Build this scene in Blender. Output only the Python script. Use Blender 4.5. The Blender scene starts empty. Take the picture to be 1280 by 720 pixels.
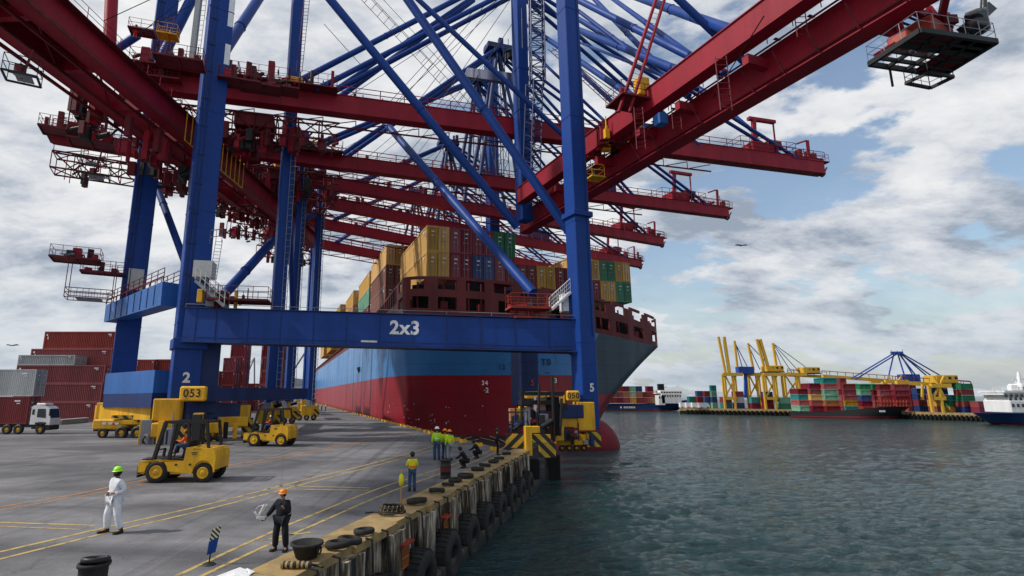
import bpy, math, random
from mathutils import Vector, Matrix, noise, Quaternion
R=math.radians
rnd=random.Random(7)
sc=bpy.context.scene
COL=sc.collection
FPX=670.0; CX=570.0; CAMZ=4.0
TH=math.atan(134.0/FPX)
# ---------------------------------------------------------------- surveying helpers
def ray(px,py):
    u=(px-CX)/FPX; v=(360-py)/FPX
    return Vector((u, math.cos(TH)-v*math.sin(TH), math.sin(TH)+v*math.cos(TH)))
def U(px,py,Y):
    r=ray(px,py); return Vector((0,0,CAMZ))+r*(Y/r.y)
def UZ(px,py,z=0.0):
    r=ray(px,py); return Vector((0,0,CAMZ))+r*((z-CAMZ)/r.z)
def V(*a): return Vector(a)
# ---------------------------------------------------------------- materials
def nn(nt,t,**k):
    n=nt.nodes.new(t)
    for a,b in k.items(): setattr(n,a,b)
    return n
def paint(name,rgb,rough=.5,grime=.45,gcol=None,scale=.5,metal=0,bump=.15,streak=True,spec=.35,fine=6):
    m=bpy.data.materials.new(name); m.use_nodes=True; nt=m.node_tree; b=nt.nodes['Principled BSDF']
    b.inputs['Metallic'].default_value=metal; b.inputs['Specular IOR Level'].default_value=spec
    geo=nn(nt,'ShaderNodeNewGeometry')
    mp=nn(nt,'ShaderNodeMapping'); nt.links.new(geo.outputs['Position'],mp.inputs[0])
    mp.inputs['Scale'].default_value=(scale*2,scale*2,scale*(.28 if streak else 2))
    n1=nn(nt,'ShaderNodeTexNoise'); n1.inputs['Scale'].default_value=1; n1.inputs['Detail'].default_value=8; n1.inputs['Roughness'].default_value=.565
    nt.links.new(mp.outputs[0],n1.inputs[0])
    n2=nn(nt,'ShaderNodeTexNoise'); n2.inputs['Scale'].default_value=fine; n2.inputs['Detail'].default_value=5
    nt.links.new(geo.outputs['Position'],n2.inputs[0])
    r1=nn(nt,'ShaderNodeValToRGB'); r1.color_ramp.elements[0].position=.38; r1.color_ramp.elements[1].position=.72
    nt.links.new(n1.outputs[0],r1.inputs[0])
    mx=nn(nt,'ShaderNodeMix',data_type='RGBA')
    g=gcol or tuple(c*.35 for c in rgb)
    mx.inputs['A'].default_value=(*rgb,1); mx.inputs['B'].default_value=(*g,1)
    mm=nn(nt,'ShaderNodeMath',operation='MULTIPLY'); mm.inputs[1].default_value=grime
    nt.links.new(r1.outputs[0],mm.inputs[0]); nt.links.new(mm.outputs[0],mx.inputs[0])
    # fine brightness variation
    mr=nn(nt,'ShaderNodeMapRange'); mr.inputs['To Min'].default_value=.88; mr.inputs['To Max'].default_value=1.10
    mr.inputs['From Min'].default_value=.3; mr.inputs['From Max'].default_value=.7
    nt.links.new(n2.outputs[0],mr.inputs[0])
    hv=nn(nt,'ShaderNodeHueSaturation'); nt.links.new(mr.outputs[0],hv.inputs['Value']); nt.links.new(mx.outputs['Result'],hv.inputs['Color'])
    nt.links.new(hv.outputs[0],b.inputs['Base Color'])
    rr=nn(nt,'ShaderNodeMapRange'); rr.inputs['To Min'].default_value=max(.05,rough-.15); rr.inputs['To Max'].default_value=min(1,rough+.25)
    nt.links.new(n1.outputs[0],rr.inputs[0]); nt.links.new(rr.outputs[0],b.inputs['Roughness'])
    if bump:
        bp=nn(nt,'ShaderNodeBump'); bp.inputs['Strength'].default_value=bump; bp.inputs['Distance'].default_value=.03
        nt.links.new(n2.outputs[0],bp.inputs['Height']); nt.links.new(bp.outputs[0],b.inputs['Normal'])
    return m
def stripes(name,c1,c2,freq=1.6,dx=1,dy=.35,dz=1,rough=.5):
    m=bpy.data.materials.new(name); m.use_nodes=True; nt=m.node_tree; b=nt.nodes['Principled BSDF']
    geo=nn(nt,'ShaderNodeNewGeometry'); d=nn(nt,'ShaderNodeVectorMath',operation='DOT_PRODUCT')
    nt.links.new(geo.outputs['Position'],d.inputs[0]); d.inputs[1].default_value=(dx*freq,dy*freq,dz*freq)
    f=nn(nt,'ShaderNodeMath',operation='FRACT'); nt.links.new(d.outputs['Value'],f.inputs[0])
    g=nn(nt,'ShaderNodeMath',operation='GREATER_THAN'); g.inputs[1].default_value=.5; nt.links.new(f.outputs[0],g.inputs[0])
    ns=nn(nt,'ShaderNodeTexNoise'); ns.inputs['Scale'].default_value=3; ns.inputs['Detail'].default_value=6
    nt.links.new(geo.outputs['Position'],ns.inputs[0])
    mx=nn(nt,'ShaderNodeMix',data_type='RGBA'); mx.inputs['A'].default_value=(*c1,1); mx.inputs['B'].default_value=(*c2,1)
    nt.links.new(g.outputs[0],mx.inputs[0])
    m2=nn(nt,'ShaderNodeMix',data_type='RGBA',blend_type='MULTIPLY'); m2.inputs[0].default_value=.6
    nt.links.new(mx.outputs['Result'],m2.inputs['A']); nt.links.new(ns.outputs[0],m2.inputs['B'])
    nt.links.new(m2.outputs['Result'],b.inputs['Base Color']); b.inputs['Roughness'].default_value=rough
    return m
M={}
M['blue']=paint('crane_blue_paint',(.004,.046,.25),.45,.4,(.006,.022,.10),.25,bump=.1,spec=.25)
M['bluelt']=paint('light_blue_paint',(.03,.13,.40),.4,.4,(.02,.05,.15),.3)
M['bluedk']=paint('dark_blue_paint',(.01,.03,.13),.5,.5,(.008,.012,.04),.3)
M['red']=paint('crane_red_paint',(.30,.008,.024),.5,.45,(.10,.008,.014),.25,bump=.1,spec=.25)
M['reddk']=paint('dark_red_machinery',(.15,.008,.014),.6,.6,(.02,.008,.008),.6)
M['orange']=paint('red_orange_machinery',(.36,.04,.02),.5,.5,(.08,.015,.01),.6)
M['yellow']=paint('machine_yellow',(.78,.42,.012),.42,.55,(.22,.10,.015),.9,bump=.06,fine=14)
M['yellowfar']=paint('distant_crane_yellow',(.64,.38,.035),.6,.3,(.3,.18,.05),.1,bump=0)
M['bluefar']=paint('distant_crane_blue',(.02,.07,.34),.6,.2,None,.1,bump=0)
M['black']=paint('black_paint',(.012,.012,.014),.5,.4,(.03,.028,.025),1)
M['rubber']=paint('tyre_rubber',(.012,.012,.013),.75,.6,(.045,.042,.038),2,streak=False,bump=.5)
M['grey']=paint('galvanised_grey',(.25,.27,.3),.5,.4,None,.8)
M['white']=paint('white_paint',(.75,.76,.78),.45,.35,(.4,.36,.3),.6)
M['cream']=paint('offwhite_panel',(.6,.6,.58),.5,.4,(.3,.28,.22),.6)
M['glass']=paint('dark_glass',(.01,.014,.018),.08,.1,None,1,bump=0,spec=.8)
M['stripe']=stripes('hazard_stripes',(.68,.42,.02),(.012,.012,.012),1.15,1,0,1)
M['stripe2']=stripes('hazard_stripes_reverse',(.68,.42,.02),(.012,.012,.012),1.15,-1,0,1)
M['stripes_small']=stripes('fine_stripes',(.75,.72,.5),(.01,.01,.012),9,1,0,1)
M['shipblue']=paint('hull_light_blue',(.045,.20,.47),.34,.45,(.015,.08,.22),.09,bump=.04,spec=.5)
M['shipred']=paint('hull_antifouling_red',(.29,.012,.024),.42,.6,(.12,.010,.016),.10,bump=.06,spec=.45)
M['shipmaroon']=paint('hull_maroon',(.13,.012,.014),.5,.6,(.04,.008,.008),.2,bump=.1)
M['bulbred']=paint('bulb_red',(.19,.010,.020),.55,.6,(.07,.008,.012),.4,bump=.06,spec=.2)
M['shipshade']=paint('painted_bow_shade',(.05,.082,.105),.45,.5,(.012,.02,.03),.12,bump=.05)  # hull colour darkened to stand in for shade on the bow flare
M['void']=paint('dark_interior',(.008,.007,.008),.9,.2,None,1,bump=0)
M['tan']=paint('coping_concrete',(.36,.245,.10),.85,.75,(.10,.085,.06),.7,streak=False,bump=.4)
M['asphalt']=None
M['orangevest']=paint('orange_cloth',(.85,.13,.02),.8,.3,None,5,fine=30)
M['greenvest']=paint('lime_cloth',(.42,.75,.02),.8,.3,None,5,fine=30)
M['yellowvest']=paint('yellow_cloth',(.72,.66,.02),.8,.3,None,5,fine=30)
M['whitecloth']=paint('white_cloth',(.70,.72,.76),.85,.3,(.4,.42,.46),4,fine=9,bump=.6)
M['blackcloth']=paint('black_cloth',(.006,.007,.012),.9,.3,(.01,.01,.014),4,fine=12,bump=.6)
M['jeans']=paint('denim',(.03,.07,.17),.85,.4,None,4,fine=20)
M['skin']=paint('skin',(.30,.15,.09),.55,.1,None,4,bump=0)
M['hair']=paint('hair_black',(.01,.008,.007),.6,.1,None,4)
M['helmetlime']=paint('lime_helmet',(.35,.85,.02),.3,.1,None,1,bump=0,spec=.5)
M['helmetorange']=paint('orange_helmet',(.85,.25,.01),.3,.1,None,1,bump=0,spec=.5)
M['helmetwhite']=paint('white_helmet',(.8,.8,.8),.3,.1,None,1,bump=0,spec=.5)
M['lampred']=paint('red_lamp',(.5,.01,.01),.3,.1,None,1,bump=0)
CC={'maroon':(.23,.022,.026),'red':(.33,.04,.03),'brown':(.20,.06,.035),'yellow':(.62,.33,.04),'green':(.02,.20,.09),
    'blue':(.02,.055,.20),'grey':(.5,.52,.52),'teal':(.02,.26,.25),'mint':(.20,.45,.30),'orange':(.42,.15,.05),'cream':(.5,.45,.32),'crimson':(.23,.012,.035)}
for k,c in CC.items(): M['c_'+k]=paint('container_'+k,c,.5,.5,tuple(x*.4+.01 for x in c),.35,bump=.08)
# quay wall, stained concrete
def wallmat():
    m=bpy.data.materials.new('stained_quay_concrete'); m.use_nodes=True; nt=m.node_tree; b=nt.nodes['Principled BSDF']; b.inputs['Roughness'].default_value=.85
    geo=nn(nt,'ShaderNodeNewGeometry'); mp=nn(nt,'ShaderNodeMapping'); mp.inputs['Scale'].default_value=(2.2,1.6,.25); nt.links.new(geo.outputs['Position'],mp.inputs[0])
    a=nn(nt,'ShaderNodeTexNoise'); a.inputs['Scale'].default_value=2; a.inputs['Detail'].default_value=9; a.inputs['Roughness'].default_value=.7; nt.links.new(mp.outputs[0],a.inputs[0])
    r=nn(nt,'ShaderNodeValToRGB'); e=r.color_ramp.elements; e[0].position=.40; e[0].color=(.012,.012,.01,1); e[1].position=.60; e[1].color=(.55,.50,.40,1)
    x=r.color_ramp.elements.new(.5); x.color=(.15,.11,.07,1)
    nt.links.new(a.outputs[0],r.inputs[0])
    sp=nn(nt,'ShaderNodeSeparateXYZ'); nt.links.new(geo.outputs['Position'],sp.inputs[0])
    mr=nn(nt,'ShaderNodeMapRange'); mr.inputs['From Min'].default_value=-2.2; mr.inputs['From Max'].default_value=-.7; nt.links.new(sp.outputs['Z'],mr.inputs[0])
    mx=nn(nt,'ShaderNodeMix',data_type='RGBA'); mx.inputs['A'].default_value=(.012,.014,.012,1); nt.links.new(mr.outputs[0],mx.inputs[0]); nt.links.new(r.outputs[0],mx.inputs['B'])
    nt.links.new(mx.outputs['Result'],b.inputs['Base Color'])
    bp=nn(nt,'ShaderNodeBump'); bp.inputs['Distance'].default_value=.06; bp.inputs['Strength'].default_value=.7; nt.links.new(a.outputs[0],bp.inputs['Height']); nt.links.new(bp.outputs[0],b.inputs['Normal'])
    return m
M['wall']=wallmat()
def asphaltmat():
    m=bpy.data.materials.new('worn_asphalt'); m.use_nodes=True; nt=m.node_tree; b=nt.nodes['Principled BSDF']
    geo=nn(nt,'ShaderNodeNewGeometry'); mp=nn(nt,'ShaderNodeMapping'); mp.inputs['Scale'].default_value=(.05,.12,1); mp.inputs['Rotation'].default_value=(0,0,.9); nt.links.new(geo.outputs['Position'],mp.inputs[0])
    big=nn(nt,'ShaderNodeTexNoise'); big.inputs['Scale'].default_value=1.6; big.inputs['Detail'].default_value=6; big.inputs['Roughness'].default_value=.6; big.inputs['Distortion'].default_value=.8; nt.links.new(mp.outputs[0],big.inputs[0])
    fine=nn(nt,'ShaderNodeTexNoise'); fine.inputs['Scale'].default_value=14; fine.inputs['Detail'].default_value=8; fine.inputs['Roughness'].default_value=.8; nt.links.new(geo.outputs['Position'],fine.inputs[0])
    med=nn(nt,'ShaderNodeTexNoise'); med.inputs['Scale'].default_value=.7; med.inputs['Detail'].default_value=9; med.inputs['Roughness'].default_value=.7; nt.links.new(geo.outputs['Position'],med.inputs[0])
    r=nn(nt,'ShaderNodeValToRGB'); e=r.color_ramp.elements; e[0].position=.38; e[0].color=(.078,.077,.084,1); e[1].position=.64; e[1].color=(.190,.186,.196,1); nt.links.new(big.outputs[0],r.inputs[0])
    r2=nn(nt,'ShaderNodeMapRange'); r2.inputs['From Min'].default_value=.32; r2.inputs['From Max'].default_value=.68; r2.inputs['To Min'].default_value=.72; r2.inputs['To Max'].default_value=1.25; nt.links.new(med.outputs[0],r2.inputs[0])
    r3=nn(nt,'ShaderNodeMapRange'); r3.inputs['From Min'].default_value=.3; r3.inputs['From Max'].default_value=.7; r3.inputs['To Min'].default_value=.75; r3.inputs['To Max'].default_value=1.25; nt.links.new(fine.outputs[0],r3.inputs[0])
    mu=nn(nt,'ShaderNodeMath',operation='MULTIPLY'); nt.links.new(r2.outputs[0],mu.inputs[0]); nt.links.new(r3.outputs[0],mu.inputs[1])
    hv=nn(nt,'ShaderNodeHueSaturation'); nt.links.new(r.outputs[0],hv.inputs['Color']); nt.links.new(mu.outputs[0],hv.inputs['Value'])
    # tyre tracks and cracks
    mp3=nn(nt,'ShaderNodeMapping'); mp3.inputs['Rotation'].default_value=(0,0,.32); mp3.inputs['Scale'].default_value=(2.2,.03,1); nt.links.new(geo.outputs['Position'],mp3.inputs[0])
    tn=nn(nt,'ShaderNodeTexNoise'); tn.inputs['Scale'].default_value=1; tn.inputs['Detail'].default_value=5; tn.inputs['Distortion'].default_value=.15; nt.links.new(mp3.outputs[0],tn.inputs[0])
    tr=nn(nt,'ShaderNodeMapRange'); tr.inputs['From Min'].default_value=.56; tr.inputs['From Max'].default_value=.68; tr.inputs['To Min'].default_value=1; tr.inputs['To Max'].default_value=.66; nt.links.new(tn.outputs[0],tr.inputs[0])
    wn=nn(nt,'ShaderNodeVectorMath',operation='MULTIPLY_ADD'); nt.links.new(med.outputs[1],wn.inputs[0]); wn.inputs[1].default_value=(2.5,2.5,0); nt.links.new(geo.outputs['Position'],wn.inputs[2])
    vo=nn(nt,'ShaderNodeTexVoronoi',feature='DISTANCE_TO_EDGE'); vo.inputs['Scale'].default_value=.16; nt.links.new(wn.outputs[0],vo.inputs[0])
    vr=nn(nt,'ShaderNodeMapRange'); vr.inputs['From Max'].default_value=.006; vr.inputs['To Min'].default_value=.62; nt.links.new(vo.outputs[0],vr.inputs[0])
    m5=nn(nt,'ShaderNodeMath',operation='MULTIPLY'); nt.links.new(tr.outputs[0],m5.inputs[0]); nt.links.new(vr.outputs[0],m5.inputs[1])
    m6=nn(nt,'ShaderNodeMath',operation='MULTIPLY'); nt.links.new(m5.outputs[0],m6.inputs[0]); nt.links.new(mu.outputs[0],m6.inputs[1]); nt.links.new(m6.outputs[0],hv.inputs['Value'])
    # expansion joints of the big slabs
    br=nn(nt,'ShaderNodeTexBrick'); br.inputs['Scale'].default_value=.1; br.inputs['Mortar Size'].default_value=.006; br.inputs['Brick Width'].default_value=1.0; br.inputs['Row Height'].default_value=.9; br.offset=0
    br.inputs['Color1'].default_value=(1,1,1,1); br.inputs['Color2'].default_value=(.93,.93,.93,1); br.inputs['Mortar'].default_value=(.55,.55,.55,1)
    mp2=nn(nt,'ShaderNodeMapping'); mp2.inputs['Rotation'].default_value=(0,0,-.3); nt.links.new(geo.outputs['Position'],mp2.inputs[0]); nt.links.new(mp2.outputs[0],br.inputs[0])
    mx=nn(nt,'ShaderNodeMix',data_type='RGBA',blend_type='MULTIPLY'); mx.inputs[0].default_value=.22; nt.links.new(hv.outputs[0],mx.inputs['A']); nt.links.new(br.outputs[0],mx.inputs['B'])
    nt.links.new(mx.outputs['Result'],b.inputs['Base Color'])
    rr=nn(nt,'ShaderNodeMapRange'); rr.inputs['To Min'].default_value=.55; rr.inputs['To Max'].default_value=.95; nt.links.new(med.outputs[0],rr.inputs[0]); nt.links.new(rr.outputs[0],b.inputs['Roughness'])
    bp=nn(nt,'ShaderNodeBump'); bp.inputs['Distance'].default_value=.01; bp.inputs['Strength'].default_value=.5; nt.links.new(fine.outputs[0],bp.inputs['Height']); nt.links.new(bp.outputs[0],b.inputs['Normal'])
    return m
M['asphalt']=asphaltmat()
def linemat(name,rgb):
    m=bpy.data.materials.new(name); m.use_nodes=True; nt=m.node_tree; b=nt.nodes['Principled BSDF']; b.inputs['Roughness'].default_value=.7
    geo=nn(nt,'ShaderNodeNewGeometry'); a=nn(nt,'ShaderNodeTexNoise'); a.inputs['Scale'].default_value=3; a.inputs['Detail'].default_value=9; a.inputs['Roughness'].default_value=.75; nt.links.new(geo.outputs['Position'],a.inputs[0])
    r=nn(nt,'ShaderNodeValToRGB'); e=r.color_ramp.elements; e[0].position=.36; e[0].color=(.09,.085,.075,1); e[1].position=.52; e[1].color=(*rgb,1); nt.links.new(a.outputs[0],r.inputs[0]); nt.links.new(r.outputs[0],b.inputs['Base Color'])
    return m
M['line']=linemat('worn_yellow_line',(.46,.33,.10)); M['lineo']=linemat('worn_orange_line',(.40,.18,.05)); M['linew']=linemat('worn_white_dash',(.22,.22,.23))
def seams(m,sx=.16,amt=.35):
    nt=m.node_tree; b=nt.nodes['Principled BSDF']; geo=nn(nt,'ShaderNodeNewGeometry'); d=nn(nt,'ShaderNodeVectorMath',operation='DOT_PRODUCT'); nt.links.new(geo.outputs['Position'],d.inputs[0]); d.inputs[1].default_value=(-.6,.8,0)
    sp=nn(nt,'ShaderNodeSeparateXYZ'); nt.links.new(geo.outputs['Position'],sp.inputs[0]); cb=nn(nt,'ShaderNodeCombineXYZ'); nt.links.new(d.outputs['Value'],cb.inputs[0]); nt.links.new(sp.outputs['Z'],cb.inputs[1])
    br=nn(nt,'ShaderNodeTexBrick'); br.inputs['Scale'].default_value=sx; br.inputs['Mortar Size'].default_value=.006; br.inputs['Brick Width'].default_value=1.3; br.inputs['Row Height'].default_value=.36; br.inputs['Color1'].default_value=(1,1,1,1); br.inputs['Color2'].default_value=(.86,.86,.88,1); br.inputs['Mortar'].default_value=(.5,.5,.5,1); nt.links.new(cb.outputs[0],br.inputs[0])
    old=b.inputs['Base Color'].links[0].from_socket; mx=nn(nt,'ShaderNodeMix',data_type='RGBA',blend_type='MULTIPLY'); mx.inputs[0].default_value=amt; nt.links.new(old,mx.inputs['A']); nt.links.new(br.outputs[0],mx.inputs['B']); nt.links.new(mx.outputs['Result'],b.inputs['Base Color'])
def rust(m,amt=.5,sc=(.9,.9,.09)):
    nt=m.node_tree; b=nt.nodes['Principled BSDF']; geo=nn(nt,'ShaderNodeNewGeometry'); mp=nn(nt,'ShaderNodeMapping'); mp.inputs['Scale'].default_value=sc; nt.links.new(geo.outputs['Position'],mp.inputs[0])
    a=nn(nt,'ShaderNodeTexNoise'); a.inputs['Scale'].default_value=1; a.inputs['Detail'].default_value=7; a.inputs['Roughness'].default_value=.72; nt.links.new(mp.outputs[0],a.inputs[0])
    r=nn(nt,'ShaderNodeMapRange'); r.inputs['From Min'].default_value=.60; r.inputs['From Max'].default_value=.78; r.inputs['To Max'].default_value=amt; nt.links.new(a.outputs[0],r.inputs[0])
    old=b.inputs['Base Color'].links[0].from_socket; mx=nn(nt,'ShaderNodeMix',data_type='RGBA'); nt.links.new(r.outputs[0],mx.inputs[0]); nt.links.new(old,mx.inputs['A']); mx.inputs['B'].default_value=(.11,.045,.022,1); nt.links.new(mx.outputs['Result'],b.inputs['Base Color'])
def vary(m,lo=.7,hi=1.2):
    nt=m.node_tree; b=nt.nodes['Principled BSDF']; oi=nn(nt,'ShaderNodeObjectInfo'); r=nn(nt,'ShaderNodeMapRange'); r.inputs['To Min'].default_value=lo; r.inputs['To Max'].default_value=hi; nt.links.new(oi.outputs['Random'],r.inputs[0])
    old=b.inputs['Base Color'].links[0].from_socket; hv=nn(nt,'ShaderNodeHueSaturation'); s_=nn(nt,'ShaderNodeMapRange'); s_.inputs['To Min'].default_value=1.08; s_.inputs['To Max'].default_value=.82; nt.links.new(oi.outputs['Random'],s_.inputs[0]); nt.links.new(s_.outputs[0],hv.inputs['Saturation']); nt.links.new(r.outputs[0],hv.inputs['Value']); nt.links.new(old,hv.inputs['Color']); nt.links.new(hv.outputs[0],b.inputs['Base Color'])
for k_ in CC: rust(M['c_'+k_],.55,(1.2,1.2,.35)); vary(M['c_'+k_])
for k_ in('shipblue','shipred','shipshade','shipmaroon'): rust(M[k_],.5)
for k_ in('blue','red','bluedk','bluelt','yellow'): rust(M[k_],.38,(1.3,1.3,.22))
for k_ in('shipblue','shipred','shipshade'): seams(M[k_],.16,.85)
for k_ in('blue','red'): seams(M[k_],.22,.45)
# ---------------------------------------------------------------- mesh builder
SPLIT={'machinery','undercarriage','ladder','support_pile','leg_collar','trolley_machinery','bogie','hazard_board','stair','side_cabinet','yellow_cabinet','cross_tie','hoist_machinery','stays','sill_beam','platform','apex_machinery','trolley','tip_machinery','tip_frame','yellow_ladder_rack','lift_tower','stay_ladder','headlight','lamp_panel','chain','steel_ropes','deck_posts','boom','portal_frame','stencil','railing','hanging_cage','trolley_frame','fork_carriage','blue_trolley','mast','boom_mast_ladder','scuff_marks','foredeck_gear','white_band','lower_cage','bars'}
class MB:
    def __init__(s): s.v=[]; s.f=[]; s.m=[]; s.mats=[]; s.cur=0; s.sm=[]; s.pr=[]; s.subs=[]
    def mat(s,name):
        if name not in s.mats: s.mats.append(name)
        s.cur=s.mats.index(name); return s
    def add(s,vs,fs,smooth=False):
        o=len(s.v); s.v+= [Vector(v) for v in vs]; s.pr.append((o,len(s.v),len(s.f),len(s.f)+len(fs)))
        for f in fs: s.f.append([i+o for i in f]); s.m.append(s.cur); s.sm.append(smooth)
    def frame(s,p0,p1,w,h,up=None,w1=None,h1=None):
        """rectangular bar p0->p1, w sideways, h along up"""
        p0=Vector(p0);p1=Vector(p1); d=(p1-p0).normalized(); up=Vector(up) if up else (V(0,0,1) if abs(d.z)<.9 else V(0,1,0))
        x=d.cross(up).normalized(); y=x.cross(d).normalized(); w1=w1 or w; h1=h1 or h
        vs=[p0+x*a*w/2+y*b*h/2 for a,b in((-1,-1),(1,-1),(1,1),(-1,1))]+[p1+x*a*w1/2+y*b*h1/2 for a,b in((-1,-1),(1,-1),(1,1),(-1,1))]
        s.add(vs,[(3,2,1,0),(4,5,6,7),(0,1,5,4),(1,2,6,5),(2,3,7,6),(3,0,4,7)])
    def box(s,c,sx,sy,sz,yaw=0,bev=0):
        c=Vector(c); ca,sa=math.cos(yaw),math.sin(yaw)
        def P(x,y,z): return c+V(x*ca-y*sa,x*sa+y*ca,z)
        X,Y,Z=sx/2,sy/2,sz/2
        if bev<=0:
            vs=[P(x,y,z) for z in(-Z,Z) for x,y in((-X,-Y),(X,-Y),(X,Y),(-X,Y))]
            s.add(vs,[(3,2,1,0),(4,5,6,7),(0,1,5,4),(1,2,6,5),(2,3,7,6),(3,0,4,7)])
        else:
            b=bev; oc=[(-X+b,-Y),(X-b,-Y),(X,-Y+b),(X,Y-b),(X-b,Y),(-X+b,Y),(-X,Y-b),(-X,-Y+b)]
            ic=[(max(-X+b,min(X-b,x)),max(-Y+b,min(Y-b,y))) for x,y in oc]
            rings=[[P(x,y,-Z) for x,y in ic],[P(x,y,-Z+b) for x,y in oc],[P(x,y,Z-b) for x,y in oc],[P(x,y,Z) for x,y in ic]]
            vs=sum(rings,[]); fs=[tuple(range(7,-1,-1)),tuple(range(24,32))]
            for k in range(3):
                for i in range(8):
                    j=(i+1)%8; fs.append((k*8+i,k*8+j,k*8+8+j,k*8+8+i))
            s.add(vs,fs)
    def tube(s,p0,p1,r,n=8,r1=None,cap=True):
        p0=Vector(p0);p1=Vector(p1); d=(p1-p0).normalized(); up=V(0,0,1) if abs(d.z)<.9 else V(0,1,0)
        x=d.cross(up).normalized(); y=x.cross(d); r1=r if r1 is None else r1
        vs=[];
        for p,q in((p0,r),(p1,r1)):
            for i in range(n): a=2*math.pi*i/n; vs.append(p+(x*math.cos(a)+y*math.sin(a))*q)
        s.add(vs,[(i,(i+1)%n,n+(i+1)%n,n+i) for i in range(n)],n>5)
        if cap: s.add(vs,[tuple(range(n-1,-1,-1)),tuple(range(n,2*n))])
    def path(s,pts,r,n=5):
        for a,b in zip(pts,pts[1:]): s.tube(a,b,r,n,cap=False)
    def ring(s,c,axis,R_,r,n=28,k=12,sx=1.0):
        c=Vector(c); ax=Vector(axis).normalized(); u=ax.orthogonal().normalized(); 
        if abs(ax.z)<.9: u=ax.cross(V(0,0,1)).normalized()
        w=ax.cross(u); vs=[];fs=[]
        for i in range(n):
            a=2*math.pi*i/n; rad=u*math.cos(a)+w*math.sin(a)
            for j in range(k):
                b=2*math.pi*j/k
                cb,sb=math.cos(b),math.sin(b)
                q=lambda t: math.copysign(abs(t)**.65,t)
                vs.append(c+rad*(R_+r*q(cb))+ax*(r*sx*q(sb)))
        for i in range(n):
            for j in range(k): fs.append((i*k+j,((i+1)%n)*k+j,((i+1)%n)*k+(j+1)%k,i*k+(j+1)%k))
        s.add(vs,fs,True)
    def lathe(s,c,prof,n=24,axis=None):
        c=Vector(c); q=Quaternion() if axis is None else V(0,0,1).rotation_difference(Vector(axis)); vs=[];fs=[]
        for r,z in prof:
            for i in range(n): a=2*math.pi*i/n; vs.append(c+q@V(r*math.cos(a),r*math.sin(a),z))
        for k in range(len(prof)-1):
            for i in range(n): fs.append((k*n+i,k*n+(i+1)%n,(k+1)*n+(i+1)%n,(k+1)*n+i))
        s.add(vs,fs,True)
    def prism(s,poly,y0,y1,fr):
        """poly in (x,z) extruded y0..y1 through frame fn fr(x,y,z)"""
        n=len(poly); vs=[fr(x,y0,z) for x,z in poly]+[fr(x,y1,z) for x,z in poly]
        s.add(vs,[tuple(range(n)),tuple(range(2*n-1,n-1,-1))]+[((i+1)%n,i,n+i,n+(i+1)%n) for i in range(n)])
    def quad(s,a,b,c,d): s.add([a,b,c,d],[(0,1,2,3)])
    def rail(s,p0,p1,h=1.1,step=1.8,r=.03,bars=2):
        p0=Vector(p0);p1=Vector(p1); L=(p1-p0).length; n=max(1,int(round(L/step)))
        for i in range(n+1): p=p0.lerp(p1,i/n); s.tube(p,p+V(0,0,h),r,4,cap=False)
        for k in range(bars): z=h*(k+1)/bars; s.tube(p0+V(0,0,z),p1+V(0,0,z),r,4,cap=False)
    def railloop(s,pts,**k):
        for a,b in zip(pts,pts[1:]+pts[:1]): s.rail(a,b,**k)
    def ladder(s,p0,p1,w=.5,side=None,r=.03,step=.35):
        p0=Vector(p0);p1=Vector(p1); d=(p1-p0).normalized(); x=Vector(side) if side else V(1,0,0)
        x=(x-d*x.dot(d)).normalized()*w/2
        s.tube(p0-x,p1-x,r,4,cap=False); s.tube(p0+x,p1+x,r,4,cap=False)
        n=max(2,int((p1-p0).length/step))
        for i in range(n): p=p0.lerp(p1,(i+.5)/n); s.tube(p-x,p+x,r*.8,4,cap=False)
    def truss(s,p0,p1,w,h,n,r=.06,side=None):
        p0=Vector(p0);p1=Vector(p1); d=(p1-p0).normalized(); x=(Vector(side) if side else d.cross(V(0,0,1))); x=(x-d*x.dot(d)).normalized(); y=x.cross(d).normalized()
        c=[(-w/2,-h/2),(w/2,-h/2),(w/2,h/2),(-w/2,h/2)]
        P=lambda t,k: p0.lerp(p1,t)+x*c[k][0]+y*c[k][1]
        for k in range(4): s.tube(P(0,k),P(1,k),r,4,cap=False)
        for i in range(n):
            for k in range(4):
                a,b=(k,(k+1)%4) if i%2 else ((k+1)%4,k)
                s.tube(P(i/n,a),P((i+1)/n,b),r*.7,4,cap=False); s.tube(P(i/n,k),P(i/n,(k+1)%4),r*.6,4,cap=False)
    def clusters(s,gap=.12):
        n=len(s.pr); bb=[]
        for (a,b,c,d) in s.pr:
            vs=s.v[a:b]; bb.append((min(v.x for v in vs)-gap,min(v.y for v in vs)-gap,min(v.z for v in vs)-gap,max(v.x for v in vs)+gap,max(v.y for v in vs)+gap,max(v.z for v in vs)+gap))
        p=list(range(n))
        def f(i):
            while p[i]!=i: p[i]=p[p[i]]; i=p[i]
            return i
        o_=sorted(range(n),key=lambda i:bb[i][0])
        for x in range(n):
            i=o_[x]; A=bb[i]
            for y in range(x+1,n):
                j=o_[y]; B=bb[j]
                if B[0]>A[3]: break
                if A[1]<B[4] and B[1]<A[4] and A[2]<B[5] and B[2]<A[5]: p[f(i)]=f(j)
        g={}
        for i in range(n): g.setdefault(f(i),[]).append(s.pr[i])
        return list(g.values())
    def mesh(s,name,off=V(0,0,0),inv=None):
        me=bpy.data.meshes.new(name)
        vs=[(inv@v if inv else v-off)[:] for v in s.v]
        me.from_pydata(vs,[],s.f); 
        for mt in s.mats: me.materials.append(M[mt])
        me.polygons.foreach_set('material_index',s.m); me.polygons.foreach_set('use_smooth',s.sm); me.update()
        return me
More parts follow.
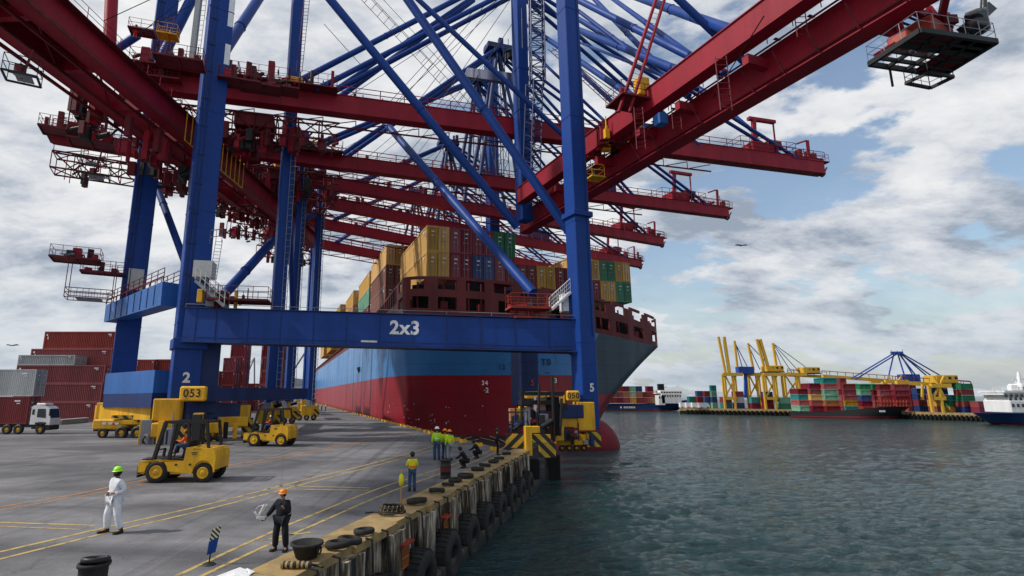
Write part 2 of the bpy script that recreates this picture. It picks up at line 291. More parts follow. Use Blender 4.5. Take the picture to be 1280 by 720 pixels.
    def build(s,name,parent=None,mat=None,autosmooth=True):
        for sb in s.subs: sb.build('wheel',parent)
        if not s.v: return None
        if name in SPLIT and parent is not None and 1<len(s.pr)<900:
            gs=s.clusters()
            if len(gs)>1:
                big=None
                for g_ in sorted(gs,key=lambda g:-len(g)):
                    nb=MB(); nb.mats=list(s.mats)
                    for (a,b,c,d) in g_:
                        o=len(nb.v); nb.v+=s.v[a:b]; nb.pr.append((o,len(nb.v),len(nb.f),len(nb.f)+d-c))
                        for k in range(c,d): nb.f.append([i-a+o for i in s.f[k]]); nb.m.append(s.m[k]); nb.sm.append(s.sm[k])
                    r_=nb.build('@'+name,parent,mat); big=big or r_
                return big
        name=name.lstrip('@')
        if mat: s.mats=[mat]; s.m=[0]*len(s.m)
        inv=None; off=V(0,0,0)
        if parent is not None: inv=world(parent).inverted()
        o=bpy.data.objects.new(name,s.mesh(name,off,inv)); COL.objects.link(o); o.parent=parent
        return o
def world(o):
    m=o.matrix_basis.copy()
    if o.parent: m=world(o.parent)@m
    return m
def tag(o,label,cat,group=None,kind=None):
    if label: o['label']=label
    if cat: o['category']=cat
    if group: o['group']=group
    if kind: o['kind']=kind
    return o
def thing(name,label,cat,loc=(0,0,0),rz=0,group=None):
    o=bpy.data.objects.new(name,None); COL.objects.link(o); o.location=loc; o.rotation_euler=(0,0,rz); o.empty_display_size=.3
    return tag(o,label,cat,group)
def struct(name,mb,mat=None):
    o=mb.build(name,None,mat); o['kind']='structure'; return o
def dup(root,loc,rz=None,label=None,scale=None,group=None):
    r=root.copy(); COL.objects.link(r); r.location=loc
    if rz is not None: r.rotation_euler=(0,0,rz)
    if scale: r.scale=(scale,)*3
    if label: r['label']=label
    if group: r['group']=group
    for ch in [o for o in COL.objects if o.parent==root]:
        c=ch.copy(); COL.objects.link(c); c.parent=r
        for g in [o for o in COL.objects if o.parent==ch]:
            d=g.copy(); COL.objects.link(d); d.parent=c
    return r
def text(parent,s,size,mat,origin,xdir,up,name='number_marking',bold=.03,lift=.02):
    cu=bpy.data.curves.new(name,'FONT'); cu.body=s; cu.size=size; cu.align_x='CENTER'; cu.align_y='CENTER'; cu.offset=bold*size*.6; cu.extrude=.002; cu.space_character=1.12
    t=bpy.data.objects.new(name,cu); COL.objects.link(t); dg=bpy.context.evaluated_depsgraph_get(); me=bpy.data.meshes.new_from_object(t.evaluated_get(dg)); bpy.data.objects.remove(t)
    x=Vector(xdir).normalized(); z=Vector(up).normalized(); n=x.cross(z); z=n.cross(x)
    mtx=Matrix((x,z,n)).transposed().to_4x4(); mtx.translation=Vector(origin)+n*lift
    if parent is not None: mtx=world(parent).inverted()@mtx
    me.transform(mtx); me.materials.clear(); me.materials.append(M[mat])
    o=bpy.data.objects.new(name,me); COL.objects.link(o); o.parent=parent; return o
# ---------------------------------------------------------------- camera / light / sky
cam=bpy.data.cameras.new('camera'); co=bpy.data.objects.new('camera',cam); COL.objects.link(co); sc.camera=co
cam.sensor_width=36; cam.lens=36*FPX/1280; cam.shift_x=70/1280; cam.clip_end=20000; cam.clip_start=.1
co.location=(0,0,CAMZ); co.rotation_euler=(R(90)+TH,0,0)
SUNAZ=R(262); SUNEL=R(44)     # azimuth measured from +Y clockwise
sdir=V(math.sin(SUNAZ)*math.cos(SUNEL),math.cos(SUNAZ)*math.cos(SUNEL),math.sin(SUNEL))
sl=bpy.data.lights.new('sun','SUN'); so=bpy.data.objects.new('sun',sl); COL.objects.link(so); sl.energy=3.6; sl.angle=R(2.0); sl.color=(1,.95,.88)
so.rotation_euler=(-sdir).to_track_quat('-Z','Y').to_euler()
def make_world():
    w=bpy.data.worlds.new('World'); sc.world=w; w.use_nodes=True; nt=w.node_tree; nt.nodes.clear(); L=nt.links.new
    out=nn(nt,'ShaderNodeOutputWorld'); tc=nn(nt,'ShaderNodeTexCoord')
    sky=nn(nt,'ShaderNodeTexSky',sky_type='NISHITA'); sky.sun_disc=False; sky.sun_elevation=SUNEL; sky.sun_rotation=SUNAZ; sky.air_density=1.2; sky.dust_density=2
    bg=nn(nt,'ShaderNodeBackground'); bg.inputs[1].default_value=.15; L(sky.outputs[0],bg.inputs[0])
    sp=nn(nt,'ShaderNodeSeparateXYZ'); L(tc.outputs['Generated'],sp.inputs[0])
    z=nn(nt,'ShaderNodeMath',operation='ADD'); z.inputs[1].default_value=.38; 
    zm=nn(nt,'ShaderNodeMath',operation='MAXIMUM'); zm.inputs[1].default_value=0; L(sp.outputs['Z'],zm.inputs[0]); L(zm.outputs[0],z.inputs[0])
    dx=nn(nt,'ShaderNodeMath',operation='DIVIDE'); dy=nn(nt,'ShaderNodeMath',operation='DIVIDE'); L(sp.outputs['X'],dx.inputs[0]); L(z.outputs[0],dx.inputs[1]); L(sp.outputs['Y'],dy.inputs[0]); L(z.outputs[0],dy.inputs[1])
    cb=nn(nt,'ShaderNodeCombineXYZ'); L(dx.outputs[0],cb.inputs[0]); L(dy.outputs[0],cb.inputs[1]); cz=nn(nt,'ShaderNodeMath',operation='MULTIPLY'); cz.inputs[1].default_value=2.2; L(zm.outputs[0],cz.inputs[0]); L(cz.outputs[0],cb.inputs[2])
    mp=nn(nt,'ShaderNodeMapping'); mp.inputs['Location'].default_value=(3.3,1.2,0); mp.inputs['Scale'].default_value=(1,1.35,1); L(cb.outputs[0],mp.inputs[0])
    n1=nn(nt,'ShaderNodeTexNoise'); n1.inputs['Scale'].default_value=3.3; n1.inputs['Detail'].default_value=12; n1.inputs['Roughness'].default_value=.56; n1.inputs['Distortion'].default_value=.1; L(mp.outputs[0],n1.inputs[0])
    mp2=nn(nt,'ShaderNodeMapping'); mp2.inputs['Location'].default_value=(1.2,7.7,3); mp2.inputs['Scale'].default_value=(1,1.5,1); L(cb.outputs[0],mp2.inputs[0])
    n2=nn(nt,'ShaderNodeTexNoise'); n2.inputs['Scale'].default_value=3.0; n2.inputs['Detail'].default_value=10; n2.inputs['Roughness'].default_value=.62; n2.inputs['Distortion'].default_value=.1; L(mp2.outputs[0],n2.inputs[0])
    # cover: fewer gaps to the left, more to the right
    cov=nn(nt,'ShaderNodeMapRange'); cov.inputs['From Min'].default_value=-.5; cov.inputs['From Max'].default_value=.75; cov.inputs['To Min'].default_value=.12; cov.inputs['To Max'].default_value=-.02; L(sp.outputs['X'],cov.inputs[0])
    ad=nn(nt,'ShaderNodeMath',operation='ADD'); L(n1.outputs[0],ad.inputs[0]); L(cov.outputs[0],ad.inputs[1])
    mk=nn(nt,'ShaderNodeMapRange',interpolation_type='SMOOTHSTEP'); mk.inputs['From Min'].default_value=.42; mk.inputs['From Max'].default_value=.50; mk.inputs['To Min'].default_value=.05; L(ad.outputs[0],mk.inputs[0])
    # cloud tone
    r=nn(nt,'ShaderNodeValToRGB'); e=r.color_ramp.elements; e[0].position=.37; e[0].color=(.32,.38,.47,1); e[1].position=.68; e[1].color=(.93,.92,.92,1)
    x=e.new(.46); x.color=(.56,.60,.67,1); x=e.new(.55); x.color=(.76,.78,.81,1)
    tone=nn(nt,'ShaderNodeMath',operation='ADD'); tv=nn(nt,'ShaderNodeMapRange'); tv.inputs['From Min'].default_value=-.5; tv.inputs['From Max'].default_value=.8; tv.inputs['To Min'].default_value=.04; tv.inputs['To Max'].default_value=-.05; L(sp.outputs['X'],tv.inputs[0]); L(n2.outputs[0],tone.inputs[0]); L(tv.outputs[0],tone.inputs[1]); L(tone.outputs[0],r.inputs[0])
    # horizon haze colour
    hz=nn(nt,'ShaderNodeMapRange'); hz.inputs['From Min'].default_value=.0; hz.inputs['From Max'].default_value=.22; hz.inputs['To Min'].default_value=.7; hz.inputs['To Max'].default_value=0; L(sp.outputs['Z'],hz.inputs[0])
    hm=nn(nt,'ShaderNodeMix',data_type='RGBA'); L(hz.outputs[0],hm.inputs[0]); L(r.outputs[0],hm.inputs['A']); hm.inputs['B'].default_value=(.50,.58,.65,1)
    cl=nn(nt,'ShaderNodeBackground'); L(hm.outputs['Result'],cl.inputs[0]); cl.inputs[1].default_value=1
    mxm=nn(nt,'ShaderNodeMath',operation='MAXIMUM'); L(mk.outputs[0],mxm.inputs[0]); L(hz.outputs[0],mxm.inputs[1])
    ms=nn(nt,'ShaderNodeMixShader'); L(mxm.outputs[0],ms.inputs[0]); L(bg.outputs[0],ms.inputs[1]); L(cl.outputs[0],ms.inputs[2]); L(ms.outputs[0],out.inputs[0])
make_world()
sc.view_settings.view_transform='Standard'; sc.view_settings.look='None'; sc.view_settings.exposure=0
sc.render.engine='CYCLES'
WZ=-2.4
# ================================================================ SETTING
C0=UZ(375,720); C1=UZ(655,567)           # near quay edge
md=(C1-C0).normalized(); nd=V(md.y,-md.x,0)   # along the near edge, out towards the water
Cb=C0-md*26
AD=V(-.30,.954,0).normalized(); BD=V(.954,.30,0).normalized()
BP=UZ(641,566)
def S(t,off=1.5,z=0): return BP+AD*t+BD*off+V(0,0,z)
farQ=BP+AD*420
g=MB(); poly=[Cb,C1,BP+AD*4,farQ,farQ+V(-900,300,0),V(-1200,60,0),V(-1200,-60,0),V(Cb.x,-60,0)]
g.add(poly,[tuple(range(len(poly)))]); 
g.f[0]=g.f[0]; struct('quay_ground',g,'asphalt')
# sea
def sea():
    m=bpy.data.materials.new('sea_water'); m.use_nodes=True; nt=m.node_tree; b=nt.nodes['Principled BSDF']; L=nt.links.new
    b.inputs['Base Color'].default_value=(.009,.036,.038,1); b.inputs['Roughness'].default_value=.12; b.inputs['IOR'].default_value=1.33; b.inputs['Specular IOR Level'].default_value=.5
    geo=nn(nt,'ShaderNodeNewGeometry')
    mp=nn(nt,'ShaderNodeMapping'); mp.inputs['Rotation'].default_value=(0,0,.25); mp.inputs['Scale'].default_value=(.45,1.0,1); L(geo.outputs['Position'],mp.inputs[0])
    a=nn(nt,'ShaderNodeTexNoise'); a.inputs['Scale'].default_value=2.0; a.inputs['Detail'].default_value=7; a.inputs['Roughness'].default_value=.62; a.inputs['Distortion'].default_value=.5; L(mp.outputs[0],a.inputs[0])
    r1=nn(nt,'ShaderNodeMath',operation='SUBTRACT'); r1.inputs[1].default_value=.5; L(a.outputs[0],r1.inputs[0]); r2=nn(nt,'ShaderNodeMath',operation='ABSOLUTE'); L(r1.outputs[0],r2.inputs[0]); r3=nn(nt,'ShaderNodeMath',operation='MULTIPLY_ADD'); r3.inputs[1].default_value=-.7; L(r2.outputs[0],r3.inputs[0]); L(a.outputs[0],r3.inputs[2])
    c=nn(nt,'ShaderNodeTexNoise'); c.inputs['Scale'].default_value=.3; c.inputs['Detail'].default_value=3; L(mp.outputs[0],c.inputs[0])
    s1=nn(nt,'ShaderNodeMath',operation='MULTIPLY_ADD'); s1.inputs[1].default_value=.9; L(c.outputs[0],s1.inputs[0]); L(r3.outputs[0],s1.inputs[2])
    d=nn(nt,'ShaderNodeTexNoise'); d.inputs['Scale'].default_value=5.5; d.inputs['Detail'].default_value=4; d.inputs['Roughness'].default_value=.6; L(mp.outputs[0],d.inputs[0])
    s2=nn(nt,'ShaderNodeMath',operation='MULTIPLY_ADD'); s2.inputs[1].default_value=.3; L(d.outputs[0],s2.inputs[0]); L(s1.outputs[0],s2.inputs[2])
    bp=nn(nt,'ShaderNodeBump'); bp.inputs['Strength'].default_value=1; bp.inputs['Distance'].default_value=.42; L(s2.outputs[0],bp.inputs['Height']); L(bp.outputs[0],b.inputs['Normal'])
    return m
M['sea']=sea()
w=MB(); NR,NA=640,620; vs=[];fs=[]
def wave(x,y,r):
    k=math.exp(-r/110)
    n1=noise.noise(V(x*.55+y*.12,y*1.0-x*.1,0)); n2=noise.noise(V(x*1.25-y*.3,y*2.3+x*.2,5)); n3=noise.noise(V(x*.16,y*.26,9))
    h=.15*(1-abs(n1)*2.2)+.09*(1-abs(n2)*2.2)*(.6+n3)+.10*n3
    return h*k
for i in range(NR+1):
    r=7*(4500/7)**(i/NR)
    for j in range(NA+1):
        a=R(-75+165*j/NA); x=r*math.sin(a); y=r*math.cos(a)
        z=WZ-.12+(wave(x,y,r) if r<260 and -12<x else 0)
        vs.append((x,y,z))
for i in range(NR):
    for j in range(NA): k=i*(NA+1)+j; fs.append((k,k+NA+1,k+NA+2,k+1))
w.add(vs,fs,True); struct('sea_water',w,'sea')
# quay walls (things): near wall with pilasters, berth wall along the ship
qw=thing('quay_wall','stained concrete quay wall with pillars and hanging tyres beside the water','quay wall',Cb.lerp(C1,.5))
wl=(C1-Cb).length
m_=MB(); P=lambda s,o,z: Cb+md*s+nd*o+V(0,0,z)
def obl(mb,s0,s1,o0,o1,z0,z1):
    vs=[P(s,o,z) for z in(z0,z1) for s,o in((s0,o0),(s1,o0),(s1,o1),(s0,o1))]
    mb.add(vs,[(3,2,1,0),(4,5,6,7),(0,1,5,4),(1,2,6,5),(2,3,7,6),(3,0,4,7)])
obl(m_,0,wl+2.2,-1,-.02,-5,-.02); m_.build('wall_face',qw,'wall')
s=22.0; k=0; pil=[]
while s<wl+1.5:
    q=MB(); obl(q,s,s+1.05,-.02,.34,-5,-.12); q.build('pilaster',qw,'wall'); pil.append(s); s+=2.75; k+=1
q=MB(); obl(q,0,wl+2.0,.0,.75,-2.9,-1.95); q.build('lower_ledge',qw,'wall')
q=MB(); q.mat('tan')
s=12.0
while s<wl+1.4:      # coping slabs with slightly different heights and nibbled outlines
    L_=2.72; z=.10+rnd.uniform(-.012,.012); obl(q,s,s+L_-.03,-1.15,.10+rnd.uniform(-.05,.12),-.12,z); s+=L_
q.build('coping',qw)
bw=thing('berth_wall','long straight quay wall along which the big ship lies','quay wall',BP+AD*200)
q=MB(); a0=BP+AD*2+BD*.3; a1=farQ+BD*.3
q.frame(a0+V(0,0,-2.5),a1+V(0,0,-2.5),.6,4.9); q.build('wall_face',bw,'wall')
# yellow/black kerb blocks along the berth
nb=0; t=2.0; proto=None
while t<330 and nb<95:
    L_=1.5
    if proto is None:
        proto=thing('kerb_block','yellow and black painted kerb block on the berth edge along the red hull','kerb block',BP+AD*t+BD*-.6,math.atan2(AD.y,AD.x),'kerb blocks along the berth edge')
        q=MB(); pr=[(-.5,0),(.5,0),(.46,.26),(-.46,.26)]
        wm=world(proto); q.mat('yellow').prism(pr,-.2,.2,lambda x,y,z: wm@V(x,y,z)); q.build('block',proto)
        q=MB(); q.mat('black').box(wm@V(0,0,.29),.3,.2,.06,math.atan2(AD.y,AD.x)); q.build('cap',proto)
    else: dup(proto,BP+AD*t+BD*(-.6+rnd.uniform(-.1,.1)))
    nb+=1; t+=rnd.choice((2.0,2.4,3.6))+t*.012
# road markings -----------------------------------------------------
def strip(mb,pts,w,z=.006):
    for a,b in zip(pts,pts[1:]):
        a=Vector(a);b=Vector(b); d=(b-a).normalized(); n=V(-d.y,d.x,0)*w/2
        mb.quad(a-n+V(0,0,z),b-n+V(0,0,z),b+n+V(0,0,z),a+n+V(0,0,z))
def curve_px(pts,n=10):
    # Catmull-Rom on world points
    W=[UZ(*p) for p in pts]; out=[]
    for i in range(len(W)-1):
        p0=W[max(i-1,0)];p1=W[i];p2=W[i+1];p3=W[min(i+2,len(W)-1)]
        for k in range(n):
            t=k/n; out.append(.5*((2*p1)+(p2-p0)*t+(2*p0-5*p1+4*p2-p3)*t*t+(3*p1-p0-3*p2+p3)*t**3))
    return out+[W[-1]]
ln=MB()
ln.mat('line')
strip(ln,curve_px([(-60,703),(0,690),(130,660),(270,628),(380,600),(470,578),(545,557),(590,546)]),.16)
strip(ln,curve_px([(-60,714),(0,699),(130,667),(270,634),(380,605),(470,582),(548,561),(598,549)]),.14)
strip(ln,curve_px([(200,730),(300,683),(380,648),(470,612),(540,589),(590,572),(618,560),(622,553),(600,547)]),.13)
strip(ln,curve_px([(232,730),(320,688),(395,655),(480,618),(548,593),(598,575),(626,562),(632,553),(612,545)]),.13)
strip(ln,curve_px([(318,718),(400,676),(470,641),(540,609),(596,583),(632,564)]),.09)
strip(ln,[UZ(330,611),UZ(462,613)],.14); strip(ln,[UZ(345,607),UZ(462,610)],.12)
strip(ln,[UZ(0,653),UZ(118,657)],.13); strip(ln,[UZ(0,658),UZ(100,662)],.08)
strip(ln,[UZ(345,671),UZ(392,665)],.12); strip(ln,[UZ(325,676),UZ(360,670)],.1)
ln.mat('lineo')
strip(ln,curve_px([(-60,647),(0,634),(100,617),(160,604),(260,586),(400,562),(470,547),(515,538)]),.2,.007)
strip(ln,curve_px([(-60,651),(0,638),(100,621),(165,608),(265,589),(400,565),(472,549),(520,539)]),.12,.007)
ln.mat('linew')
for a,b in (((8,583),(48,580)),((32,553),(50,552)),((-5,572),(15,570)),((50,564),(63,563)),((82,572),(92,571)),((95,558),(112,557)),((136,570),(152,569)),((96,553),(104,552.5)),((50,617),(70,615)),((30,628),(52,626)),((180,560),(196,559))): strip(ln,[UZ(*a),UZ(*b)],.22,.008)
struct('lane_markings',ln)
# ================================================================ NEAR CRANE
nc=thing('ship_to_shore_crane','nearest huge blue portal crane with red booms, its cross beam marked 2x3','crane',UZ(217,548))
PHI=R(33)
def leg(name,px,py,Y,w,d,ztop,z0,parent,mat='blue',yaw=PHI):
    b=U(px,py,Y); q=MB(); q.mat(mat)
    H=ztop-z0; q.box((b.x,b.y,z0+H/2),w,d,H,yaw,.06)
    # plate seams / flanges
    for z in [z0+H*f for f in(.12,.3,.47,.66,.83)]:
        q.box((b.x,b.y,z),w+.06,d+.06,.10,yaw)
    o=q.build(name,parent); return V(b.x,b.y,0)
L1=leg('leg',230,480,50,2.35,2.5,64,3.2,nc)
L2=leg('leg',152,480,60,2.35,3.0,70,3.4,nc)
R1=leg('leg',731,480,47,1.65,1.5,62,1.2,nc,yaw=R(24))
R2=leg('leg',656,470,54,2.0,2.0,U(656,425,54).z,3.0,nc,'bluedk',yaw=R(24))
# thick joint lower parts
q=MB(); q.mat('blue'); q.box(L1+V(0.1,0,8.6),2.9,2.9,1.0,PHI,.05); q.box(R1+V(0,0,U(731,270,47).z),2.1,2.0,.5,R(24),.04); q.mat('bluedk').box(L1+V(1.55,1.2,6.2),1.6,2.2,7.6,PHI,.04)
q.build('leg_collar',nc)
# portal beams
q=MB(); q.mat('blue')
pa=U(236,407,49.2); pb=U(727,421,47.5); q.frame(pa,pb,1.8,3.05,None,1.8,2.6)
for t in (0.02,.985): q.frame(pa.lerp(pb,t-.012),pa.lerp(pb,t+.012),1.86,3.2)
bm=q.build('portal_beam',nc)
q=MB(); q.mat('blue'); 
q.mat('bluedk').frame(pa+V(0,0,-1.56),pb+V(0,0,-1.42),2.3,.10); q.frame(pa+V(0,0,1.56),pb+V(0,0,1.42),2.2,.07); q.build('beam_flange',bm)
fx=(pb-pa).normalized(); fn=fx.cross(V(0,0,1)).normalized()
if fn.y>0: fn=-fn
c=pa.lerp(pb,.563)+fn*.91; text(bm,'2x3',1.65,'white',c+V(0,0,.2),fx,(0,0,1),'number_marking',.055)
q=MB(); q.mat('cream').frame(pa.lerp(pb,.455)+fn*.93+V(0,0,-1.05),pa.lerp(pb,.495)+fn*.93+V(0,0,-1.05),.03,.16); q.build('name_strip',bm)
# cross beam L1-L2 at the same height, lit side with stiffeners
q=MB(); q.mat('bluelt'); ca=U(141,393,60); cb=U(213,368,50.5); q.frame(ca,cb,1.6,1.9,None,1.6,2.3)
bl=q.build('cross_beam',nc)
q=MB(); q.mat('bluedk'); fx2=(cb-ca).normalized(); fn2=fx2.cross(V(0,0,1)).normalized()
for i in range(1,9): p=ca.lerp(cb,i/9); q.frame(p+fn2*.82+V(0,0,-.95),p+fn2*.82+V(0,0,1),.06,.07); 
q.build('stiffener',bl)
q=MB(); q.mat('reddk'); 
for o_ in(.75,-.75): q.rail(ca+fn2*o_+V(0,0,1.05),cb+fn2*o_+V(0,0,1.2),1.3,1.5,.045,3)
q.mat('orange'); q.rail(ca+fn2*.8+V(0,0,1.02),cb+fn2*.8+V(0,0,1.17),.5,3,.05,1); q.build('railing',nc)
def clutter(mb,c,sx,sy,sz,n,seed,mats=('reddk','red','black'),yaw=0):
    r=random.Random(seed); ca_,sa_=math.cos(yaw),math.sin(yaw)
    for i in range(n):
        x=r.uniform(-.5,.5)*sx; y=r.uniform(-.5,.5)*sy; w_=r.uniform(.12,.34)*min(sx,2.5); h_=r.uniform(.2,.75)*sz
        mb.mat(r.choice(mats)); p=Vector(c)+V(x*ca_-y*sa_,x*sa_+y*ca_,h_/2)
        t=r.random()
        if t<.45: mb.box(p,w_,w_*r.uniform(.6,1.3),h_,yaw+r.choice((0,0,.3)),.02)
        elif t<.65: mb.tube(p-V(w_*.6,0,h_*.1),p+V(w_*.6,.1,h_*.1),w_*.3,10)
        elif t<.85: mb.tube(p-V(0,0,h_/2),p+V(0,0,h_*.7),.06,6)
        else: mb.ring(p,(1,.2,0),w_*.45,w_*.12,14,6)
def platform(parent,c,sx,sy,yaw,h=1.1,mat='reddk',deck=.16,seed=1,n=6,clz=1.2,name='platform',drop=None):
    c=Vector(c); ca_,sa_=math.cos(yaw),math.sin(yaw); PP=lambda x,y,z=0: c+V(x*ca_-y*sa_,x*sa_+y*ca_,z)
    q=MB(); q.mat(mat)
    q.box(c,sx,sy,deck*.5,yaw)
    for y in(-sy/2,sy/2): q.frame(PP(-sx/2,y,-deck/2),PP(sx/2,y,-deck/2),.12,deck)
    for x in(-sx/2,0,sx/2): q.frame(PP(x,-sy/2,-deck/2),PP(x,sy/2,-deck/2),.12,deck)
    o=q.build(name,parent)
    q=MB(); q.mat(mat); q.railloop([PP(-sx/2,-sy/2,.05),PP(sx/2,-sy/2,.05),PP(sx/2,sy/2,.05),PP(-sx/2,sy/2,.05)],h=h,step=1.2,r=.03,bars=2); q.build('railing',o)
    if n:
        q=MB(); clutter(q,c+V(0,0,.05),sx*.85,sy*.8,clz,n,seed,yaw=yaw); q.build('machinery',o)
    if drop:
        q=MB(); q.mat(mat); dz,dx,dsx,dsy=drop
        for x in(-dsx/2,dsx/2):
            for y in(-dsy/2,dsy/2): q.tube(PP(dx+x,y,-dz),PP(dx+x,y,0),.05,4)
        for z in(-dz,-dz+1.0,-dz+.5):
            pts=[PP(dx+x,y,z) for x,y in((-dsx/2,-dsy/2),(dsx/2,-dsy/2),(dsx/2,dsy/2),(-dsx/2,dsy/2))]
            for a,b in zip(pts,pts[1:]+pts[:1]): q.tube(a,b,.045,4,cap=False)
        for k in range(9):
            f=-.5+k/8
            for y in(-dsy/2,dsy/2): q.tube(PP(dx+f*dsx,y,-dz),PP(dx+f*dsx,y,-dz+1.0),.025,4,cap=False)
        q.mat('grey').box(PP(dx,0,-dz),dsx*.55,dsy*.7,.05,yaw); q.build('hanging_cage',o)
    return o
platform(nc,U(96,325,56),4.4,3,R(28),seed=3,n=7,clz=2.2,drop=(4.2,1.6,4.2,2.4))
platform(nc,U(129,341,57),4.0,1.8,R(28),seed=9,n=6,clz=1.6)
# landings beside the legs
o=platform(nc,U(300,376,48),5.2,2.4,R(10),seed=5,n=5,clz=1.4,mat='reddk')
q=MB(); q.mat('grey'); p0=U(247,352,47); p1=U(283,384,47)
q.frame(p0,p1,1.0,.25); q.mat('cream'); 
for s_ in(-.5,.5): q.rail(p0+V(0,s_,.1),p1+V(0,s_,.1),1.2,.6,.03,2)
q.box(U(256,338,47.5),1.6,1.5,1.5,R(10)); q.build('stair',nc)
q=MB(); q.mat('grey'); q.ladder(U(266,350,47),U(274,300,47),.6,step=.3); q.railloop([U(262,305,47),U(277,303,47),U(277,303,48.5),U(262,305,48.5)],h=1.3,step=.7); q.build('ladder',nc)
q=MB(); clutter(q,U(275,385,48.5),4.5,2,2.4,14,12,('reddk','red','grey','yellow')); q.build('machinery',nc)
q=MB(); q.mat('yellow').box(U(251,370,47.2),.5,.5,1.2,0,.05); q.mat('yellow').box(U(715,397,48.5),.35,.35,1.1,0,.04); q.build('yellow_cabinet',nc)
# right landing with white stair
platform(nc,U(660,385,47),3.6,1.8,R(10),seed=25,n=3,clz=.9,mat='orange')
platform(nc,U(662,397,47.5),3.0,1.6,R(10),seed=26,n=2,clz=.8,mat='orange')
q=MB(); q.mat('white'); p0=U(688,388,47); p1=U(712,366,47.3); q.frame(p0,p1,.9,.2)
for s_ in(-.45,.45): q.rail(p0+V(0,s_,.1),p1+V(0,s_,.1),1.1,.5,.028,3)
q.box(U(712,379,47.8),1.6,.9,1.6,R(10)); q.build('stair',nc)
# ---- red boom girders
def girder(name,p0,p1,w,h,parent,mat='red',rail=True,seam=4.0,rs=(-1,1),under=True):
    q=MB(); q.mat(mat); q.frame(p0,p1,w,h)
    d=(p1-p0).normalized(); up=V(0,0,1); x=d.cross(up).normalized(); L_=(p1-p0).length
    o=q.build(name,parent)
    q=MB(); q.mat(mat)
    for z in(-h/2,h/2): q.frame(p0+up*z,p1+up*z,w+.22,.07)
    n=int(L_/seam)
    for i in range(1,n): p=p0.lerp(p1,i/n); q.frame(p-up*h/2,p+up*h/2,.07,w+.06,up=d)
    if under:
        q.mat('reddk')
        for s_ in(-1,1): q.frame(p0+x*s_*w*.9-up*(h/2+.25),p1+x*s_*w*.9-up*(h/2+.25),.14,.3)
    q.build('flange',o)
    if rail:
        q=MB(); q.mat(mat)
        for s_ in rs: q.rail(p0+x*s_*(w/2+.5)+up*h/2,p1+x*s_*(w/2+.5)+up*h/2,1.1,1.9,.035,2)
        q.mat('reddk')
        for s_ in rs: q.frame(p0+x*s_*(w/2+.35)+up*(h/2-.05),p1+x*s_*(w/2+.35)+up*(h/2-.05),.7,.05)
        q.build('walkway_railing',o)
    return o
ZG=U(760,220,52.5).z; ZG2=ZG+2.2
g1a=UZ(655,281,ZG); g1b=UZ(760,221,ZG); 
dd=(UZ(1068,26,ZG)-g1a).normalized()
G1A=g1a; G1B=g1a+dd*62
G1=girder('boom_girder',G1A,G1B,1.3,2.5,nc,rs=(-1,),seam=7,under=False)
off=dd.cross(V(0,0,1)).normalized()
if off.x>0: off=-off
g2m=UZ(847,103,ZG2)-V(0,0,2.2); tt=(g2m-G1A).dot(dd); offd=((g2m-G1A)-dd*tt).length
G2A=G1A+dd*4+off*offd+V(0,0,2.2); G2B=G1A+dd*58+off*offd+V(0,0,2.2)
G2=girder('boom_girder',G2A,G2B,1.0,2.0,nc,rs=(-1,),seam=7,under=False)
q=MB(); q.mat('reddk')
for k_ in range(20):
    p=G1A+dd*(5+2.4*k_)+off*.9; q.frame(p+V(0,0,1.25),p+off*.5+V(0,0,1.25),.2,.06)
    q.tube(p+V(0,0,-1.2),p+off*.9+V(0,0,.2),.06,5)
q.tube(G1A+dd*4+off*.8+V(0,0,-1.0),G1A+dd*55+off*.8+V(0,0,-1.0),.07,6); q.tube(G1A+dd*4+off*1.5+V(0,0,.9),G1A+dd*55+off*1.5+V(0,0,.9),.07,6); q.rail(G1A+dd*4+off*1.3+V(0,0,1.3),G1A+dd*55+off*1.3+V(0,0,1.3),1.2,1.9,.035,2); q.build('boom_walkway',nc)
# cross ties and the machinery between the twin girders
q=MB(); q.mat('red')
def onG(px,py): 
    p=UZ(px,py,ZG); t=(p-G1A).dot(dd); return t
for px,py in((738,245),(765,230),(790,212),(850,180),(905,150),(985,95)):
    t=onG(px,py); q.frame(G1A+dd*t+V(0,0,.3),G1A+dd*t+off*offd+V(0,0,.3),.5,.7)
q.build('cross_tie',nc)
q=MB(); t=onG(790,205); c=G1A+dd*t+off*offd*.5+V(0,0,.9); clutter(q,c,4,6,4.2,34,31,('reddk','red','red','yellow','black')); 
q.mat('red').frame(c+V(.8,-.5,0),c+V(.6,-.5,5.2),.6,.5); q.mat('yellow').box(U(802,110,42),1.1,.9,1.7,.3,.08); q.mat('bluelt').box(U(826,150,41),.8,.8,.9,.3); q.build('hoist_machinery',nc)
platform(nc,U(789,128,42),3.4,2.4,.3,seed=32,n=3,clz=1)
platform(nc,U(744,222,49.5),1.4,1.2,.3,seed=33,n=2,clz=1,mat='yellow')
q=MB(); 
for s_ in(-.45,.45): q.mat('red').tube(U(780,140,41)+V(s_,0,0),U(829,-12,41)+V(s_*.8,0,0),.14,8)
q.mat('reddk').ladder(U(783,135,41),U(830,-10,41),.7,step=.5); q.build('boom_mast_ladder',nc)
for px,py,sd in((800,165,51),(845,140,52),(905,110,53),(1000,20,54)):
    q=MB(); q.mat('reddk'); b_=U(px,py,40 if px<900 else 30); q.ladder(b_+V(0,0,-1.5),b_+V(0,0,2.2),.7,step=.4,r=.04); q.build('access_ladder',nc)
